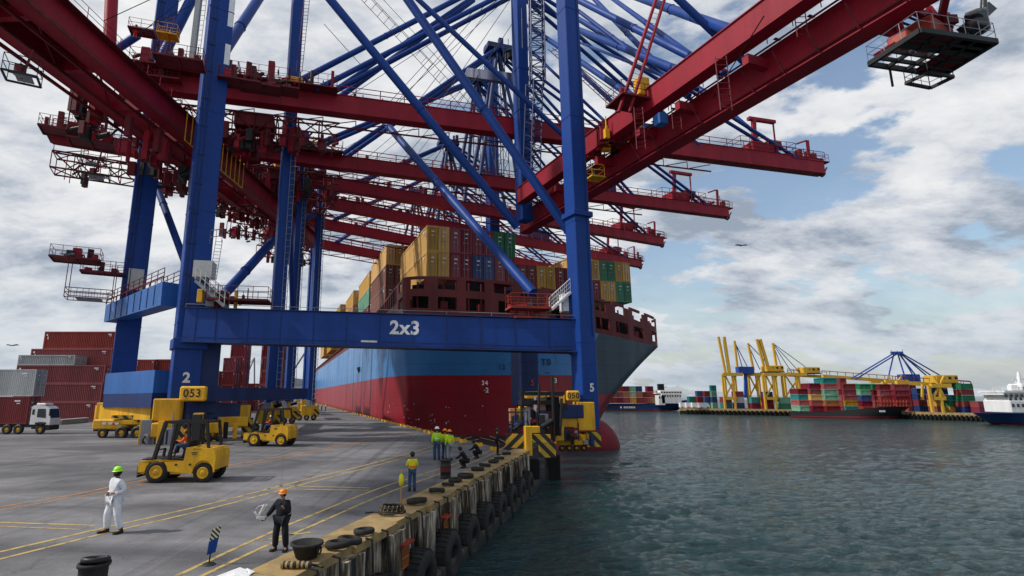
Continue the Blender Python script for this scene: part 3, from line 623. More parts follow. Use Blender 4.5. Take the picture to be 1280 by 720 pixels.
# boom trolley with the black cable reel at the outer end
tb=thing('boom_trolley','red trolley with open black platform and dark cable reel hanging under the boom end','crane trolley',U(1165,80,27))
yw=math.atan2(dd.y,dd.x)+math.pi/2
def tP(x,y,z): 
    c_=U(1165,72,27); ca_,sa_=math.cos(yw),math.sin(yw); return c_+V(x*ca_-y*sa_,x*sa_+y*ca_,z)
A4=[U(1085,84,26),U(1160,93,24.0),U(1246,50,27.5),U(1150,38,30)]
z0=A4[0].z
A4=[UZ(1086,80,z0),UZ(1178,94,z0),UZ(1246,52,z0),UZ(1150,38,z0)]
q=MB(); q.mat('black')
for a,b in zip(A4,A4[1:]+A4[:1]): q.frame(a,b,.16,.26)
def bil(u,v): return A4[0].lerp(A4[1],u).lerp(A4[3].lerp(A4[2],u),v)
for u in(.25,.5,.75): q.frame(bil(u,0),bil(u,1),.12,.2)
for v in(.2,.42,.62,.8): q.frame(bil(0,v),bil(1,v),.12 if v!=.62 else .3,.2)
q.mat('reddk')
vs=[bil(0.0,.62),bil(1.0,.62),bil(1,1),bil(0,1)]; q.add(vs+[v_+V(0,0,.12) for v_ in vs],[(0,1,2,3),(7,6,5,4),(0,4,5,1),(1,5,6,2)])
vs=[bil(.62,.0),bil(1.0,.0),bil(1,1),bil(.62,1)]; q.add(vs+[v_+V(0,0,.1) for v_ in vs],[(0,1,2,3),(7,6,5,4),(0,4,5,1),(1,5,6,2)])
q.build('platform',tb)
q=MB(); q.mat('grey'); q.railloop([v_+V(0,0,.1) for v_ in A4],h=.95,step=.9,r=.022)
q.build('railing',tb)
q=MB(); q.mat('black'); B4=[UZ(1132,104,z0-.55),UZ(1163,110,z0-.55),UZ(1192,96,z0-.55),UZ(1160,91,z0-.55)]
for a,b in zip(B4,B4[1:]+B4[:1]): q.frame(a,b,.13,.16); q.tube(a,a+V(0,0,.7),.03,4)
q.railloop(B4,h=.7,step=.6,r=.018); q.tube(U(1112,84,26),U(1116,108,26),.06,5); q.build('lower_cage',tb)
q=MB(); q.mat('orange'); q.box(U(1158,45,28),2.6,1.6,.9,.45,.06); q.box(U(1130,52,27.5),1.5,1.0,.6,.45,.06); clutter(q,U(1160,38,28),2.6,1.4,1.3,12,77,('orange','reddk','black')); q.build('trolley_frame',tb)
q=MB(); q.mat('red')
Ta,Tb=U(1128,44,28),U(1175,30,28); Ba,Bb=G1A+dd*((U(1095,30,30)-G1A).dot(dd)),G1A+dd*((U(1150,0,28)-G1A).dot(dd))
for a_,b_ in((Ta,Ba),(Tb,Bb),(Ta,Bb),(Tb,Bb+dd*3)): q.frame(a_,b_,.32,.4)
for k_ in range(5): q.mat('reddk').tube(Ta.lerp(Tb,k_/4),Ba.lerp(Bb,k_/4),.07,5)
q.mat('red').frame(U(1100,70,27),U(1150,36,29),.5,.5); q.frame(U(1190,48,27.5),U(1160,10,28),.25,.3); q.build('hanger_frame',tb)
q=MB(); q.mat('glass'); c=U(1222,28,26.5); ax=V(.5,-.6,0)
q.lathe(c-ax.normalized()*.45,[(.1,0),(.62,0),(.75,.08),(.75,.55),(.62,.9),(.1,.9)],20,ax); q.frame(U(1205,38,27),U(1236,10,27),.5,.6); q.tube(U(1230,20,26.6),U(1229,-20,26.6),.2,8,.08); q.build('cable_reel',tb)
# ---- landward red girders (from upper left over the near leg)
ZH=U(233,165,53.5).z
h0=UZ(350,267,ZH); h1=UZ(80,32,ZH); dh=(h0-h1).normalized()
H1=girder('rear_girder',h1-dh*22,h0+dh*16,1.2,2.2,nc,rs=(-1,1),seam=5)
offh=V(-dh.y,dh.x,0)*1.0
H2=girder('rear_girder',h1-dh*22+offh*4.2,h0-dh*6+offh*4.2,1.1,1.9,nc,rs=(-1,),seam=5)
q=MB(); q.mat('red')
for i in range(7): p=h1+dh*(-2+6.5*i); q.frame(p+offh*.5+V(0,0,-.4),p+offh*4+V(0,0,-.4),.5,1.0)
for i in range(6): p=h1+dh*(-2+6.5*i); q.mat('reddk').tube(p+offh*.5+V(0,0,-.8),p+dh*6.5+offh*4+V(0,0,-.8),.09,6)
q.mat('reddk'); q.frame(h1-dh*22+offh*2.2+V(0,0,1.2),h1+dh*6+offh*2.2+V(0,0,1.2),4.6,.1); q.build('cross_tie',nc)
q=MB(); clutter(q,h1+dh*16+offh*3.5+V(0,0,-4.2),6,16,4.4,50,41,('reddk','red','black','reddk')); q.build('trolley_machinery',nc)
q=MB(); q.mat('yellow'); 
for i in range(13): p=h1+dh*(15+1.1*i)-offh*1.2+V(0,0,1.4); q.tube(p,p+V(0,0,-3.4),.06,5)
q.tube(h1+dh*15-offh*1.2+V(0,0,-2.0),h1+dh*28-offh*1.2+V(0,0,-2.0),.06,5); q.build('yellow_ladder_rack',nc)
q=MB(); q.mat('red').tube(U(137,55,41),U(140,-15,41),.5,12); q.build('mast_tube',nc)
# hanging operators' cages
def cage(parent,c,sx,sy,yaw=0,h=1.6,r=.045):
    c=Vector(c); ca_,sa_=math.cos(yaw),math.sin(yaw); PP=lambda x,y,z=0: c+V(x*ca_-y*sa_,x*sa_+y*ca_,z)
    q=MB(); q.mat('black'); fl=[PP(-sx/2,-sy/2),PP(sx/2,-sy/2),PP(sx/2,sy/2),PP(-sx/2,sy/2)]
    for a,b in zip(fl,fl[1:]+fl[:1]): q.frame(a,b,.12,.12)
    q.railloop(fl,h=h,step=1.1,r=r*.7,bars=2)
    q.mat('reddk').tube(PP(0,0,0),PP(.3,.2,h*1.9),.08,6); q.box(PP(-.2,.1,.6),.5,.4,.8)
    q.mat('grey').box(PP(.15,0,.03),sx*.5,sy*.7,.05,yaw); q.build('hanging_cage',parent)
cage(nc,U(27,98,33),1.9,1.5,.5,1.25); cage(nc,U(118,222,52),2.6,2.0,.5,1.7)
platform(nc,U(84,166,52),4.5,2.4,.45,seed=61,n=9,clz=2.6)
platform(nc,U(115,180,53),4.0,2.6,.45,seed=62,n=7,clz=3)
q=MB(); clutter(q,U(130,150,50),5,3,6.5,30,63,('reddk','red','black')); q.mat('cream').box(U(110,110,46),1.1,.8,.7); q.build('machinery',nc)
for k,(px,py,Y) in enumerate(((225,78,44),(300,104,50),(325,110,52),(350,112,54))):
    platform(nc,U(px,py,Y),4.0,2.0,.3,seed=70+k,n=7,clz=2.4)
# small landing on L2 with ladder
platform(nc,U(178,40,56),2.6,1.6,.3,seed=81,n=0); platform(nc,U(210,45,53),2.0,1.4,.3,seed=82,n=2,mat='yellow'); 
q=MB(); q.mat('reddk').ladder(U(196,95,54),U(214,20,54),.8,step=.5,r=.05); q.mat('grey').frame(U(240,75,44),U(250,-10,44),.5,.3); q.ladder(U(245,72,43),U(255,-8,43),.6,step=.5); q.build('ladder',nc)
# white arrow band on the near leg
q=MB(); q.mat('white'); ln_=L1+V(math.cos(PHI),math.sin(PHI),0)*1.19
for za,zb in((U(283,85,50).z,U(286,60,50).z),(U(288,38,50).z,U(292,-4,50).z)):
    c=L1+V(math.sin(PHI),-math.cos(PHI),0)*1.262+V(math.cos(PHI),math.sin(PHI),0)*.88+V(0,0,(za+zb)/2); q.box(c,.52,.03,abs(zb-za),PHI)
fl_=L1+V(math.sin(PHI),-math.cos(PHI),0)*1.26
q.build('white_band',nc)
# ---- big blue tubes and braces
def tubes(name,lst,mat='blue',parent=None,n=10):
    for (x0,y0,Y0,x1,y1,Y1,r) in lst:
        e0=U(x0,y0,Y0); e1=UZ(x1,y1,ZG2+.9) if (name=='forestay_tube' and x1<946 and y1<135) else U(x1,y1,Y1)
        q=MB(); q.mat(mat).tube(e0,e1,r,n); 
        q.tube(e0.lerp(e1,.5),e0.lerp(e1,.503),r*1.15,n); q.build(name,parent or nc)
tubes('diagonal_brace',[(405,-10,50,647,284,55,.46),(503,-10,50,713,292,51,.46),(470,140,74,666,366,50,.50),(517,-6,60,705,170,62,.33),(180,190,66,232,330,60,.42),(120,78,60,172,44,58,.5)])
tubes('backstay_tube',[(330,-12,62,262,92,50,.6),(243,-8,60,190,97,58,.62),(577,-4,75,372,102,66,.42),(590,-3,76,404,122,70,.30),(592,0,78,418,126,72,.42),(404,262,95,350,290,84,.6),(342,300,80,262,388,64,.65)])
tubes('forestay_tube',[(790,-6,58,925,42,40,.42),(845,-4,38,944,90,33,.30),(715,-4,55,905,92,38,.36),(700,10,70,905,130,52,.30),(720,36,62,862,94,50,.36),(700,-4,60,862,120,46,.22),(722,52,66,872,112,54,.16),(660,32,68,800,128,60,.3),(725,90,70,800,160,60,.3),(660,60,70,770,165,64,.2),(920,146,80,948,170,78,.3),(760,-6,66,892,90,50,.28),(740,-4,60,850,110,48,.28)])
# waterside mast of the crane, ending on the boom girder
mp_=U(652,140,60); q=MB(); q.mat('blue'); mp_=U(652,140,64.5); top=U(645,-30,64.5).z
q.box((mp_.x,mp_.y,(ZG+top)/2-.5),1.55,1.6,top-ZG+1,R(24),.05)
for z in(ZG+6,ZG+14,ZG+20): q.box((mp_.x,mp_.y,z),1.65,1.7,.12,R(24))
q.build('mast',nc)
q=MB(); q.mat('bluedk'); q.truss(U(672,105,62),U(670,-12,62),1.7,1.7,14,.1); q.truss(U(664,232,63),U(668,105,62),1.5,1.5,16,.08); q.build('lift_tower',nc)
q=MB(); clutter(q,U(632,62,70)+V(0,0,-1),4,3,3.5,10,91,('bluedk','black')); q.mat('bluedk').frame(U(585,92,72),U(648,100,66),1.2,1.3); q.build('apex_machinery',nc)
# steel ropes
q=MB(); q.mat('black')
for a in((130,26,40,230,-20,40),(170,42,44,290,-20,44),(178,40,46,250,-20,46),(460,-5,60,540,80,66),(475,-5,62,600,130,70),(600,5,70,485,130,68),(612,0,70,497,130,68),(622,-2,70,520,130,70),(560,20,70,440,110,68),(640,30,70,560,150,70),(690,60,62,790,130,50),(724,75,60,830,140,44),(955,20,30,880,140,40),(405,30,65,450,80,66),(652,10,60,653,60,60)): q.tube(U(*a[:3]),U(*a[3:]),.045,4,cap=False)
q.build('steel_ropes',nc)
q=MB(); q.mat('reddk'); q.ladder(U(455,-5,64),U(600,150,72),1.2,step=1.2,r=.05); q.ladder(U(690,60,62),U(790,150,56),1.2,step=1.0,r=.05); q.ladder(U(374,90,60),U(384,-5,60),.7,step=.5,r=.04); q.build('stay_ladder',nc)
# ---- sills, bogies
q=MB(); q.mat('bluedk'); s0=U(250,493,49); s1=U(378,492,66); q.frame(s0,s1,1.5,1.25); q.build('sill_beam',nc)
q=MB(); q.mat('bluedk').frame(U(222,514,48.5),U(305,516,56),1.9,1.7); q.build('sill_beam',nc)
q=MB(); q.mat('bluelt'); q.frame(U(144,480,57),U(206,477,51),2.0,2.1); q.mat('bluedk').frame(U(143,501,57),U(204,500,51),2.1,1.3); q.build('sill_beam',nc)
q=MB(); q.mat('black'); 
for i in range(12): q.box(U(150+i*4.8,468.5-i*.15,56.3-i*.45),.22,.22,.3)
q.build('bolt_row',nc)
def plate(px,py,Y,w,h,s,size,yaw=0):
    c=U(px,py,Y); q=MB(); q.mat('yellow').box(c,w,.5,h,yaw,.12); o=q.build('number_plate',nc)
    f=V(math.cos(yaw),math.sin(yaw),0); text(o,s,size,'black',c+V(math.sin(yaw),-math.cos(yaw),0)*.25,f,(0,0,1),'number_marking',.03)
plate(242,492,47,2.25,1.25,'053',.95)
plate(716,495,46,1.1,.9,'050',.62)
fc=L1+V(math.sin(PHI),-math.cos(PHI),0)*1.27
text(nc,'2',1.25,'white',fc+V(.0,0,U(217,473,50).z),(math.cos(PHI),math.sin(PHI),0),(0,0,1),bold=.06)
y24=R(24)
text(nc,'5',.95,'white',R1+V(math.sin(y24),-math.cos(y24),0)*.77+V(.1,0,U(733,485,47).z),(math.cos(y24),math.sin(y24),0),(0,0,1),bold=.06)
text(nc,'5',.8,'lampred',R2+V(math.sin(y24),-math.cos(y24),0)*1.01+V(.2,0,U(668,479,54).z),(math.cos(y24),math.sin(y24),0),(0,0,1),bold=.05)
def wheelset(mb,c,ax,n,sp,r=.42,mat='black'):
    d=V(-Vector(ax).y,Vector(ax).x,0).normalized()
    for i in range(n):
        mb_=MB(); mb.subs.append(mb_); p=Vector(c)+d*(i-(n-1)/2)*sp; mb_.mat(mat).ring(p,ax,r*.68,r*.32,20,8,.9); mb_.mat('yellow').lathe(p-Vector(ax).normalized()*.1,[(.02,0),(r*.45,0),(r*.45,.2),(.02,.22)],14,ax)
# near-left bogie: yellow body, striped hazard boards, wheels
q=MB(); q.mat('yellow'); c=U(212,512,48); q.box(c,2.2,2.0,1.9,.25,.1); c2=U(205,540,47); q.box(c2+V(0,0,.2),1.6,1.8,1.2,.2,.1)
q.box(U(290,527,52),2.6,1.4,.9,.6,.06); q.box(U(304,520,55),1.0,1.4,2.2,.6,.06); q.box(U(245,535,49),4.5,1.3,.9,.35,.06); b1=q.build('bogie',nc)
q=MB(); q.mat('stripe').box(U(222,548,46),1.7,.12,1.5,0); q.box(U(309,537,53),.9,.9,2.2,.2); q.build('hazard_board',b1)
q=MB(); wheelset(q,U(258,553,49),(.3,-1,0),2,1.2,.6); q.build('wheel',b1)
q=MB(); clutter(q,U(200,560,46.2)+V(0,0,.2),3,1,3,12,111,('yellow','black','yellow','grey')); q.build('machinery',b1)
q=MB(); clutter(q,U(228,556,46.2)+V(0,0,.1),3.4,1.6,3.6,22,113,('yellow','black','yellow','stripe','grey')); clutter(q,U(275,548,50),3.4,1.6,2.2,14,114,('yellow','black','yellow')); q.build('machinery',b1)
# left rear bogie
q=MB(); q.mat('yellow'); q.frame(U(130,515,58),U(200,515,52),1.8,1.4); q.box(U(132,513,57.5),1.0,1.6,1.6,0,.06); b2=q.build('bogie',nc)
q=MB(); q.mat('black').frame(U(132,525,58),U(196,525,52.5),1.6,.35); q.build('undercarriage',b2)
# waterside bogie
q=MB(); q.mat('yellow'); q.box(U(730,520,46.3),1.5,1.2,2.3,.1,.05); q.box(U(712,528,46.3),2.4,1.2,.9,.1,.05); q.box(U(716,549,46.4),2.8,1.4,.85,.05,.05); q.box(U(671,494,46),2.0,.8,.6,.1,.08)
q.mat('bluedk').box(U(712,514,46.2),2.0,1.4,1.1,.1,.05); b3=q.build('bogie',nc)
q=MB(); q.mat('stripe').box(U(741,549,46),1.15,.9,1.15,0); q.box(U(704,545,46.2),1.3,.8,.5,0); q.box(U(684,562,41.4),1.25,.2,1.1,.1); q.mat('stripe2').box(U(645,551,41.5),1.5,.25,1.0,-.2); q.mat('stripe').box(U(676,548,41.6),1.4,.5,.55,0); q.build('hazard_board',b3)
q=MB(); q.mat('black'); 
for a in((652,545,652,490),(672,548,674,480),(700,545,702,498),(693,560,690,470),(640,540,641,520)): q.tube(U(a[0],a[1],43),U(a[2],a[3],43),.11,6)
q.frame(U(650,492,43),U(704,492,44),.3,.3); q.frame(U(650,503,43),U(690,503,44),.6,.35)
clutter(q,U(668,540,43.5)+V(0,0,-.6),3.2,1.6,3.4,18,121,('black','black','reddk','bluedk'))
q.railloop([U(636,540,42),U(660,540,42),U(660,540,44),U(636,540,44)],h=1.5,step=.8,r=.03); q.railloop([U(726,536,46),U(743,536,46),U(743,536,47.5),U(726,536,47.5)],h=2.4,step=.6,r=.03,bars=3); q.build('undercarriage',b3)
q=MB(); q.mat('c_orange').box(U(682,515,44.5),1.3,.8,1.9,.1,.04); q.mat('void').box(U(690,520,44.2),1.0,.8,3.0,.1); q.mat('c_orange').box(U(653,520,45),2.2,.6,1.2,.1,.04); q.build('side_cabinet',b3)
for (px,py,Y,sx,sz,n,sd) in((660,520,44,2.6,2.2,22,131),(700,540,45,3.0,1.6,20,132),(725,545,46,2.2,1.6,14,133),(690,500,45,2.4,1.8,14,134)):
    q=MB(); clutter(q,U(px,py,Y)+V(0,0,-sz*.4),sx,1.6,sz,n,sd,('black','black','yellow','reddk','grey','bluedk')); q.build('machinery',b3)
q=MB(); wheelset(q,U(716,560,46.0),(.1,-1,0),4,.62,.26); wheelset(q,U(684,566,42),(.1,-1,0),2,.55,.24)
for k_ in range(3): q.mat('black').tube(U(652+k_*9,500,43.5),U(664+k_*9,545,43),.05,5)
q.build('cable',b3)
# pipes, plates and ladders on the legs
ey=V(math.cos(PHI),math.sin(PHI),0); ny=V(math.sin(PHI),-math.cos(PHI),0)
for (L_,w_,d_,z0_,z1_) in((L1,2.35,2.5,12,62),(L2,2.35,3.0,13,60)):
    q=MB(); q.mat('bluedk')
    for o_ in(-.35,-.2): q.tube(L_+ny*(d_/2+.07)+ey*(o_*w_)+V(0,0,z0_),L_+ny*(d_/2+.07)+ey*(o_*w_)+V(0,0,z1_),.05,6)
    for k_ in range(16): q.frame(L_+ny*(d_/2+.05)+ey*(-.42*w_)+V(0,0,z0_+k_*3),L_+ny*(d_/2+.05)+ey*(-.12*w_)+V(0,0,z0_+k_*3),.1,.07)
    q.build('cable_pipes',nc)
q=MB(); q.mat('grey'); c=L2+ny*1.55+ey*.1+V(0,0,U(165,352,60).z); q.mat('cream').frame(c-ey*.75,c+ey*.75,.06,2.4); q.build('notice_board',nc)
e2=V(math.cos(y24),math.sin(y24),0); n2_=V(math.sin(y24),-math.cos(y24),0)
q=MB(); q.mat('bluedk'); q.tube(R1+n2_*.82+e2*.5+V(0,0,9),R1+n2_*.82+e2*.5+V(0,0,60),.04,6); q.build('cable_pipe',nc)
q=MB(); q.mat('bluedk'); 
for k_ in range(1,12):
    p=pa.lerp(pb,k_/12)+fn*.92; q.frame(p+V(0,0,-1.35),p+V(0,0,1.3),.05,.05)
q.frame(pa+fn*.915+V(0,0,-1.1),pb+fn*.915+V(0,0,-1.0),.04,.05); q.build('weld_seams',bm)
q=MB(); q.mat('grey').rail(pa+fn*.8+V(0,0,1.55),pb+fn*.8+V(0,0,1.42),.35,4,.025,1); q.build('handrail',bm)
# supporting pillars of the waterside bogie, standing in the water off the quay corner
q=MB(); q.mat('void'); 
for px,Y in((664,41),(690,44)): p=U(px,560,Y); q.box((p.x,p.y,-2.2),.95,.9,3.2,.1)
q.build('support_pile',nc)
q=MB(); q.mat('yellow').box(U(660,551,40.6),.5,.5,2.1,.15,.04); q.mat('yellow').box(U(668,537,40.7),.7,.5,.5,.15,.04); o=q.build('end_post',nc)
# ================================================================ ROW OF CRANES BEHIND
ZR=39.0
ORD=['first','second','third','fourth','fifth','sixth']
rowdef=[ # girder px ref, tip px, left px, thickness, legs [(px,Y)], mast px/Y or None, apex
 dict(a=(426,133),tip=(1026,210),left=175,th=3.0,legs=[(340,64),(361,79)],mast=None,apex=(650,-14),sx=1),
 dict(a=(426,204),tip=(908,266),left=262,th=2.6,legs=[(388,90)],mast=(616,105,285),apex=(622,62),sx=1),
 dict(a=(426,232),tip=(827,302),left=66,th=2.5,legs=[(385,112)],mast=None,apex=(596,100),sx=1),
 dict(a=(400,252),tip=(800,330),left=262,th=2.5,legs=[(381,126)],mast=None,apex=(560,180),sx=1),
 dict(a=(400,279),tip=(775,352),left=292,th=2.5,legs=[(387,142)],mast=None,apex=(548,216),sx=1),
 dict(a=(400,305),tip=(750,372),left=330,th=2.5,legs=[(383,156)],mast=None,apex=(520,240),sx=1)]
for i,c in enumerate(rowdef):
    A=UZ(*c['a'],ZR); T=UZ(*c['tip'],ZR); d=(T-A).normalized()
    # left end: solve for px
    u=(c['left']-CX)/FPX
    # point A+s*d whose pixel x is 'left' (depth uses cos pitch)
    def pxof(p):
        y=p.y*math.cos(TH)+(p.z-CAMZ)*math.sin(TH); return CX+FPX*p.x/y
    s0,s1=-120,0
    for _ in range(50):
        sm=(s0+s1)/2
        if pxof(A+d*sm)<c['left']: s0=sm
        else: s1=sm
    Lp=A+d*s0
    perp=V(-d.y,d.x,0)
    lab=['crane next behind the nearest one, its long red boom reaching furthest to the right','second crane of the row, boom tip just below the longest',
      'third crane of the row, its girder running far left past the near legs','fourth crane of the row, thin red girder seen below the longer ones','fifth crane of the row, red girder just above the stacked containers','farthest crane of the row, lowest of the red girders'][i]
    lg=c['legs'][0]; base=U(lg[0],494,lg[1]); base.z=0
    cr=thing('gantry_crane',lab,'crane',base,0,'blue and red gantry cranes lined up along the berth')
    th=c['th']
    g_=girder('boom_girder',Lp,T,1.3,th*.78,cr,rs=(-1,),seam=7,under=False)
    q=MB(); q.mat('red'); q.rail(Lp+V(0,0,th*.31)-perp*.9,T+V(0,0,th*.31)-perp*.9,1.3,3,.06+.01*i,2); q.build('railing',g_)
    # walkway and lacing under the girder
    q=MB(); q.mat('reddk'); Ln=(T-Lp).length; n=int(Ln*.8/4); Te=Lp.lerp(T,.8)
    z_=V(0,0,-th*.31-1.1); q.tube(Lp+perp*1.5+z_,Te+perp*1.5+z_,.13,4)
    for k in range(n):
        p=Lp.lerp(Te,k/n)+perp*1.5; p2=Lp.lerp(Te,(k+1)/n)+perp*1.5
        q.tube(p+z_,p2+V(0,0,-th*.31),.07,4,cap=False); q.tube(p+z_,p+V(0,0,-th*.31),.06,4,cap=False)
    q.truss(Lp+perp*2.5+V(0,0,-3),A+perp*2.5+V(0,0,-3),3.2,2.4,int((A-Lp).length/3)+2,.13)
    q.build('lacing',cr)
    for k_,f_ in enumerate((.1,.35,.6,.85) if i<5 else (.3,.7)):
        pp_=Lp.lerp(A,f_); platform(cr,pp_-perp*1.2+V(0,0,th*.31+.1),5.5,2.6,math.atan2(d.y,d.x),seed=600+i*7+k_,n=10,clz=3.6,mat='reddk',h=1.5)
        q=MB(); clutter(q,pp_+perp*2+V(0,0,-5.5),6,3,4.8,14,650+i*9+k_,('reddk','red','reddk','black')); q.build('machinery',cr)
    # legs
    for li,(px,Y) in enumerate(c['legs']):
        b=U(px,494,Y); w_=(1.45,1.2)[li] if i==0 else 1.15; tall=40 if (i==0 and li==0) else 3
        q=MB(); q.mat('blue'); q.box((b.x,b.y,3+(ZR+tall)/2),w_,w_,ZR+tall,R(30),.05); 
        for z in(12,13.4,25,38): q.box((b.x,b.y,z),w_+.08,w_+.08,.14,R(30))
        q.build('leg',cr)
        q=MB(); q.mat('yellow'); q.box((b.x,b.y,1.6),2.6,2.2,1.6,.2,.1); q.mat('stripe').box((b.x+1.4,b.y-1.0,1.2),.9,.3,1.2,.2)
        wheelset(q,(b.x-.2,b.y-.9,.45),(.3,-1,0),3,1.1,.45); o=q.build('bogie',cr)
        q=MB(); clutter(q,(b.x,b.y-.4,2.2),4,2,2.6,9,200+i,('yellow','black','grey')); q.build('machinery',o)
        q=MB(); q.mat('grey'); q.ladder((b.x+w_*.7,b.y-w_*.6,3),(b.x+w_*.7,b.y-w_*.6,ZR),.6,step=.8,r=.04); q.build('ladder',cr)
    b=U(c['legs'][0][0],494,c['legs'][0][1]); 
    if i<4:
        dirl=V(-.29,.957,0).normalized() if i else (U(361,494,79)-b).normalized()
        b2=V(b.x,b.y,0)+V(dirl.x,dirl.y,0)*(15 if i==0 else 10)
        q=MB(); q.mat('bluedk').frame(V(b.x,b.y,4),V(b2.x,b2.y,4),1.2,1.3); q.frame(V(b.x,b.y,12.5),V(b2.x,b2.y,12.5),1.0,1.4); q.build('sill_beam',cr)
        q=MB(); q.mat('blue').tube(V(b.x,b.y,ZR-4),V(b2.x,b2.y,14),.35,8); q.build('brace_tube',cr)
    # mast and stays
    ax=c['apex']; 
    s0,s1=-60,120
    for _ in range(50):
        sm=(s0+s1)/2
        if pxof(A+d*sm)<ax[0]: s0=sm
        else: s1=sm
    Mp=A+d*s0; ap=U(ax[0],ax[1],Mp.y)
    if c['mast']:
        mx_,my_,mb_=c['mast']; 
        q=MB(); q.mat('blue'); b_=U(mx_,mb_,my_); t_=U(mx_,ax[1],my_); q.box((b_.x,b_.y,(t_.z+25)/2),2.2,2.2,t_.z-25,R(20),.05); q.build('mast',cr)
    q=MB(); q.mat('bluedk')
    if i>0:
        for s_ in(-1,1): q.tube(Mp+perp*2.5*s_+d*-4,ap,.35,8); q.tube(Mp+perp*2.5*s_+d*5,ap,.3,8)
        for f in(.3,.55,.8): q.tube((Mp+d*-4).lerp(ap,f),(Mp+d*5).lerp(ap,f),.15,6)
        q.truss(Mp+d*1+V(0,0,1),ap,1.6,1.6,8,.07)
        q.build('a_frame',cr)
        q=MB(); q.mat('bluedk').box(ap,4.5,2.5,.9,.3); clutter(q,ap+V(0,0,.4),4,2,2.4,7,300+i,('bluedk','black')); q.build('apex_machinery',cr)
    # stays
    k=0
    for s_,r_ in((-.9,.36),(.9,.36)):
        q=MB(); q.mat('blue').tube(ap+perp*s_,Lp.lerp(Mp,.42)+perp*(s_*1.5)+V(0,0,1),r_,8); q.build('backstay_tube',cr)
        for f in(.55,.9):
            q=MB(); q.mat('blue').tube(ap+perp*s_,Mp.lerp(T,f)+perp*s_*.6+V(0,0,.8),.26,8); q.build('forestay_tube',cr)
    q=MB(); q.mat('black')
    for k in range(3): q.tube(ap+V(0,0,.5),Lp.lerp(Mp,.5+.12*k)+perp*(k%3)+V(0,0,1.2),.04,4,cap=False)
    q.build('steel_ropes',cr)
    # boom tip
    yw2=math.atan2(d.y,d.x)
    if i<4:
        platform(cr,T+d*-2.5+V(0,0,.9)+perp*1,7,3.4,yw2,seed=400+i,n=12,clz=3.4,mat='red')
        q=MB(); q.mat('red'); p=T+d*-11+perp*1+V(0,0,1); q.box(p+V(0,0,1),4,3,1.6,yw2,.08)
        q.frame(p+V(-.3,0,1),p+V(.2,0,6.6),.55,.6); q.frame(p+V(0,0,6.4)-d*.8,p+V(0,0,6.4)+d*4.2,.6,.5); q.tube(p+d*3.8+V(0,0,.8),p+d*3.9+V(0,0,6.2),.14,6); 
        q.mat('reddk').box(p+d*2.8+V(0,0,2.0),2.4,2,1.2,yw2); q.railloop([p+perp*a+d*b_+V(0,0,.3) for a,b_ in((-2.4,-5),(-2.4,5),(2.4,5),(2.4,-5))],h=1.5,step=1.8,r=.045); q.build('tip_machinery',cr)
        q=MB(); p=T+d*-1+perp*1; q.mat('red').frame(p,p+V(.2,0,5.0),.35,.35); q.tube(p+V(0,0,5),p-d*2+V(0,0,4.2),.15,6); q.mat('black').ring(T+V(0,0,-.8),perp,.5,.2,14,6); q.tube(T+V(0,0,-1.5),T+d*1.2+V(0,0,.2),.12,5); q.build('tip_frame',cr)
        q=MB(); q.mat('bluedk').box(Mp.lerp(T,.42)+perp*2+V(0,0,2.2),7,3,3.4,yw2,.1); q.build('machinery_house',cr)
    # left end
    platform(cr,Lp+d*2+V(0,0,-.2),5,4,yw2,seed=430+i,n=8,clz=2.8,mat='reddk',drop=(3.0,3,2.8,2.0) if i in(2,4) else None)
    # trolley and cab hanging from the girder, machinery along the top
    for f in ((.08,.16,.24,.32,.4,.5,.62) if i<4 else (.12,.25,.38,.5)):
        p=Lp.lerp(T,f); q=MB(); clutter(q,p+perp*2+V(0,0,th*.3),7,3,2.6,12,500+i*5+int(f*10),('red','reddk','reddk','black'),yw2); q.build('machinery',cr)
    p=Lp.lerp(A,.55)+perp*2.5; q=MB(); q.mat('reddk').box(p+V(0,0,-2.6),4.5,3,1.6,yw2,.08); clutter(q,p+V(0,0,-6.2),6,4,4.5,22,540+i,('reddk','red','black')); q.build('trolley',cr)
    q=MB(); q.mat('yellow').box(Lp.lerp(A,.75)+perp*.3+V(0,0,th*.31+1.1),1.8,1.2,2,yw2,.08); q.build('yellow_cabinet',cr)
# ================================================================ THE BIG SHIP
ship=thing('container_ship','huge container ship with light blue and red hull, maroon bulwark and round red bulbous bow','ship',S(60,20,WZ))
def lerp(a,b,t): return a+(b-a)*t
#  key outlines: deck (x,y,z_bandbottom,z_top) and waterline
keys=[]
for t,zb,zt in((330,17.6,19.6),(260,17.6,19.6),(190,17.4,19.6),(140,17.3,19.6),(110,17.2,20.0),(85,17.1,20.6),(68,17.0,21.2)):
    p=S(t); keys.append((p.x,p.y,zb,zt,p.x+.0,p.y,0))
pS=S(50)
N=U(820,405,100)
wl_=[(-9.2,94),(-6.5,92.8),(-1.5,92),(5,90.4),(12,88.6),(17.5,87.4),(19.6,87.3),(21.5,89),(24,95),(28,112),(30,140)]
dk=[(pS.x,pS.y,16.9,22.4),(-7.4,84.2,16.8,22.7),(0,84.0,16.4,22.6),(9,85.2,15.9,22.0),(18.5,88.2,14.9,21.0),(27.5,92.4,13.9,20.0),(33.5,96.5,13.2,19.0),(N.x,N.y,12.9,18.2),(38.2,106,13,18.4),(38,120,14,19),(34,150,15,19.5)]
for (a,b) in zip(dk,wl_): keys.append((*a,*b,1))
keys.append((20,200,15,19.5,18,200,0)); pE=S(330,44); keys.append((pE.x,pE.y,16,19.5,pE.x,pE.y,0))
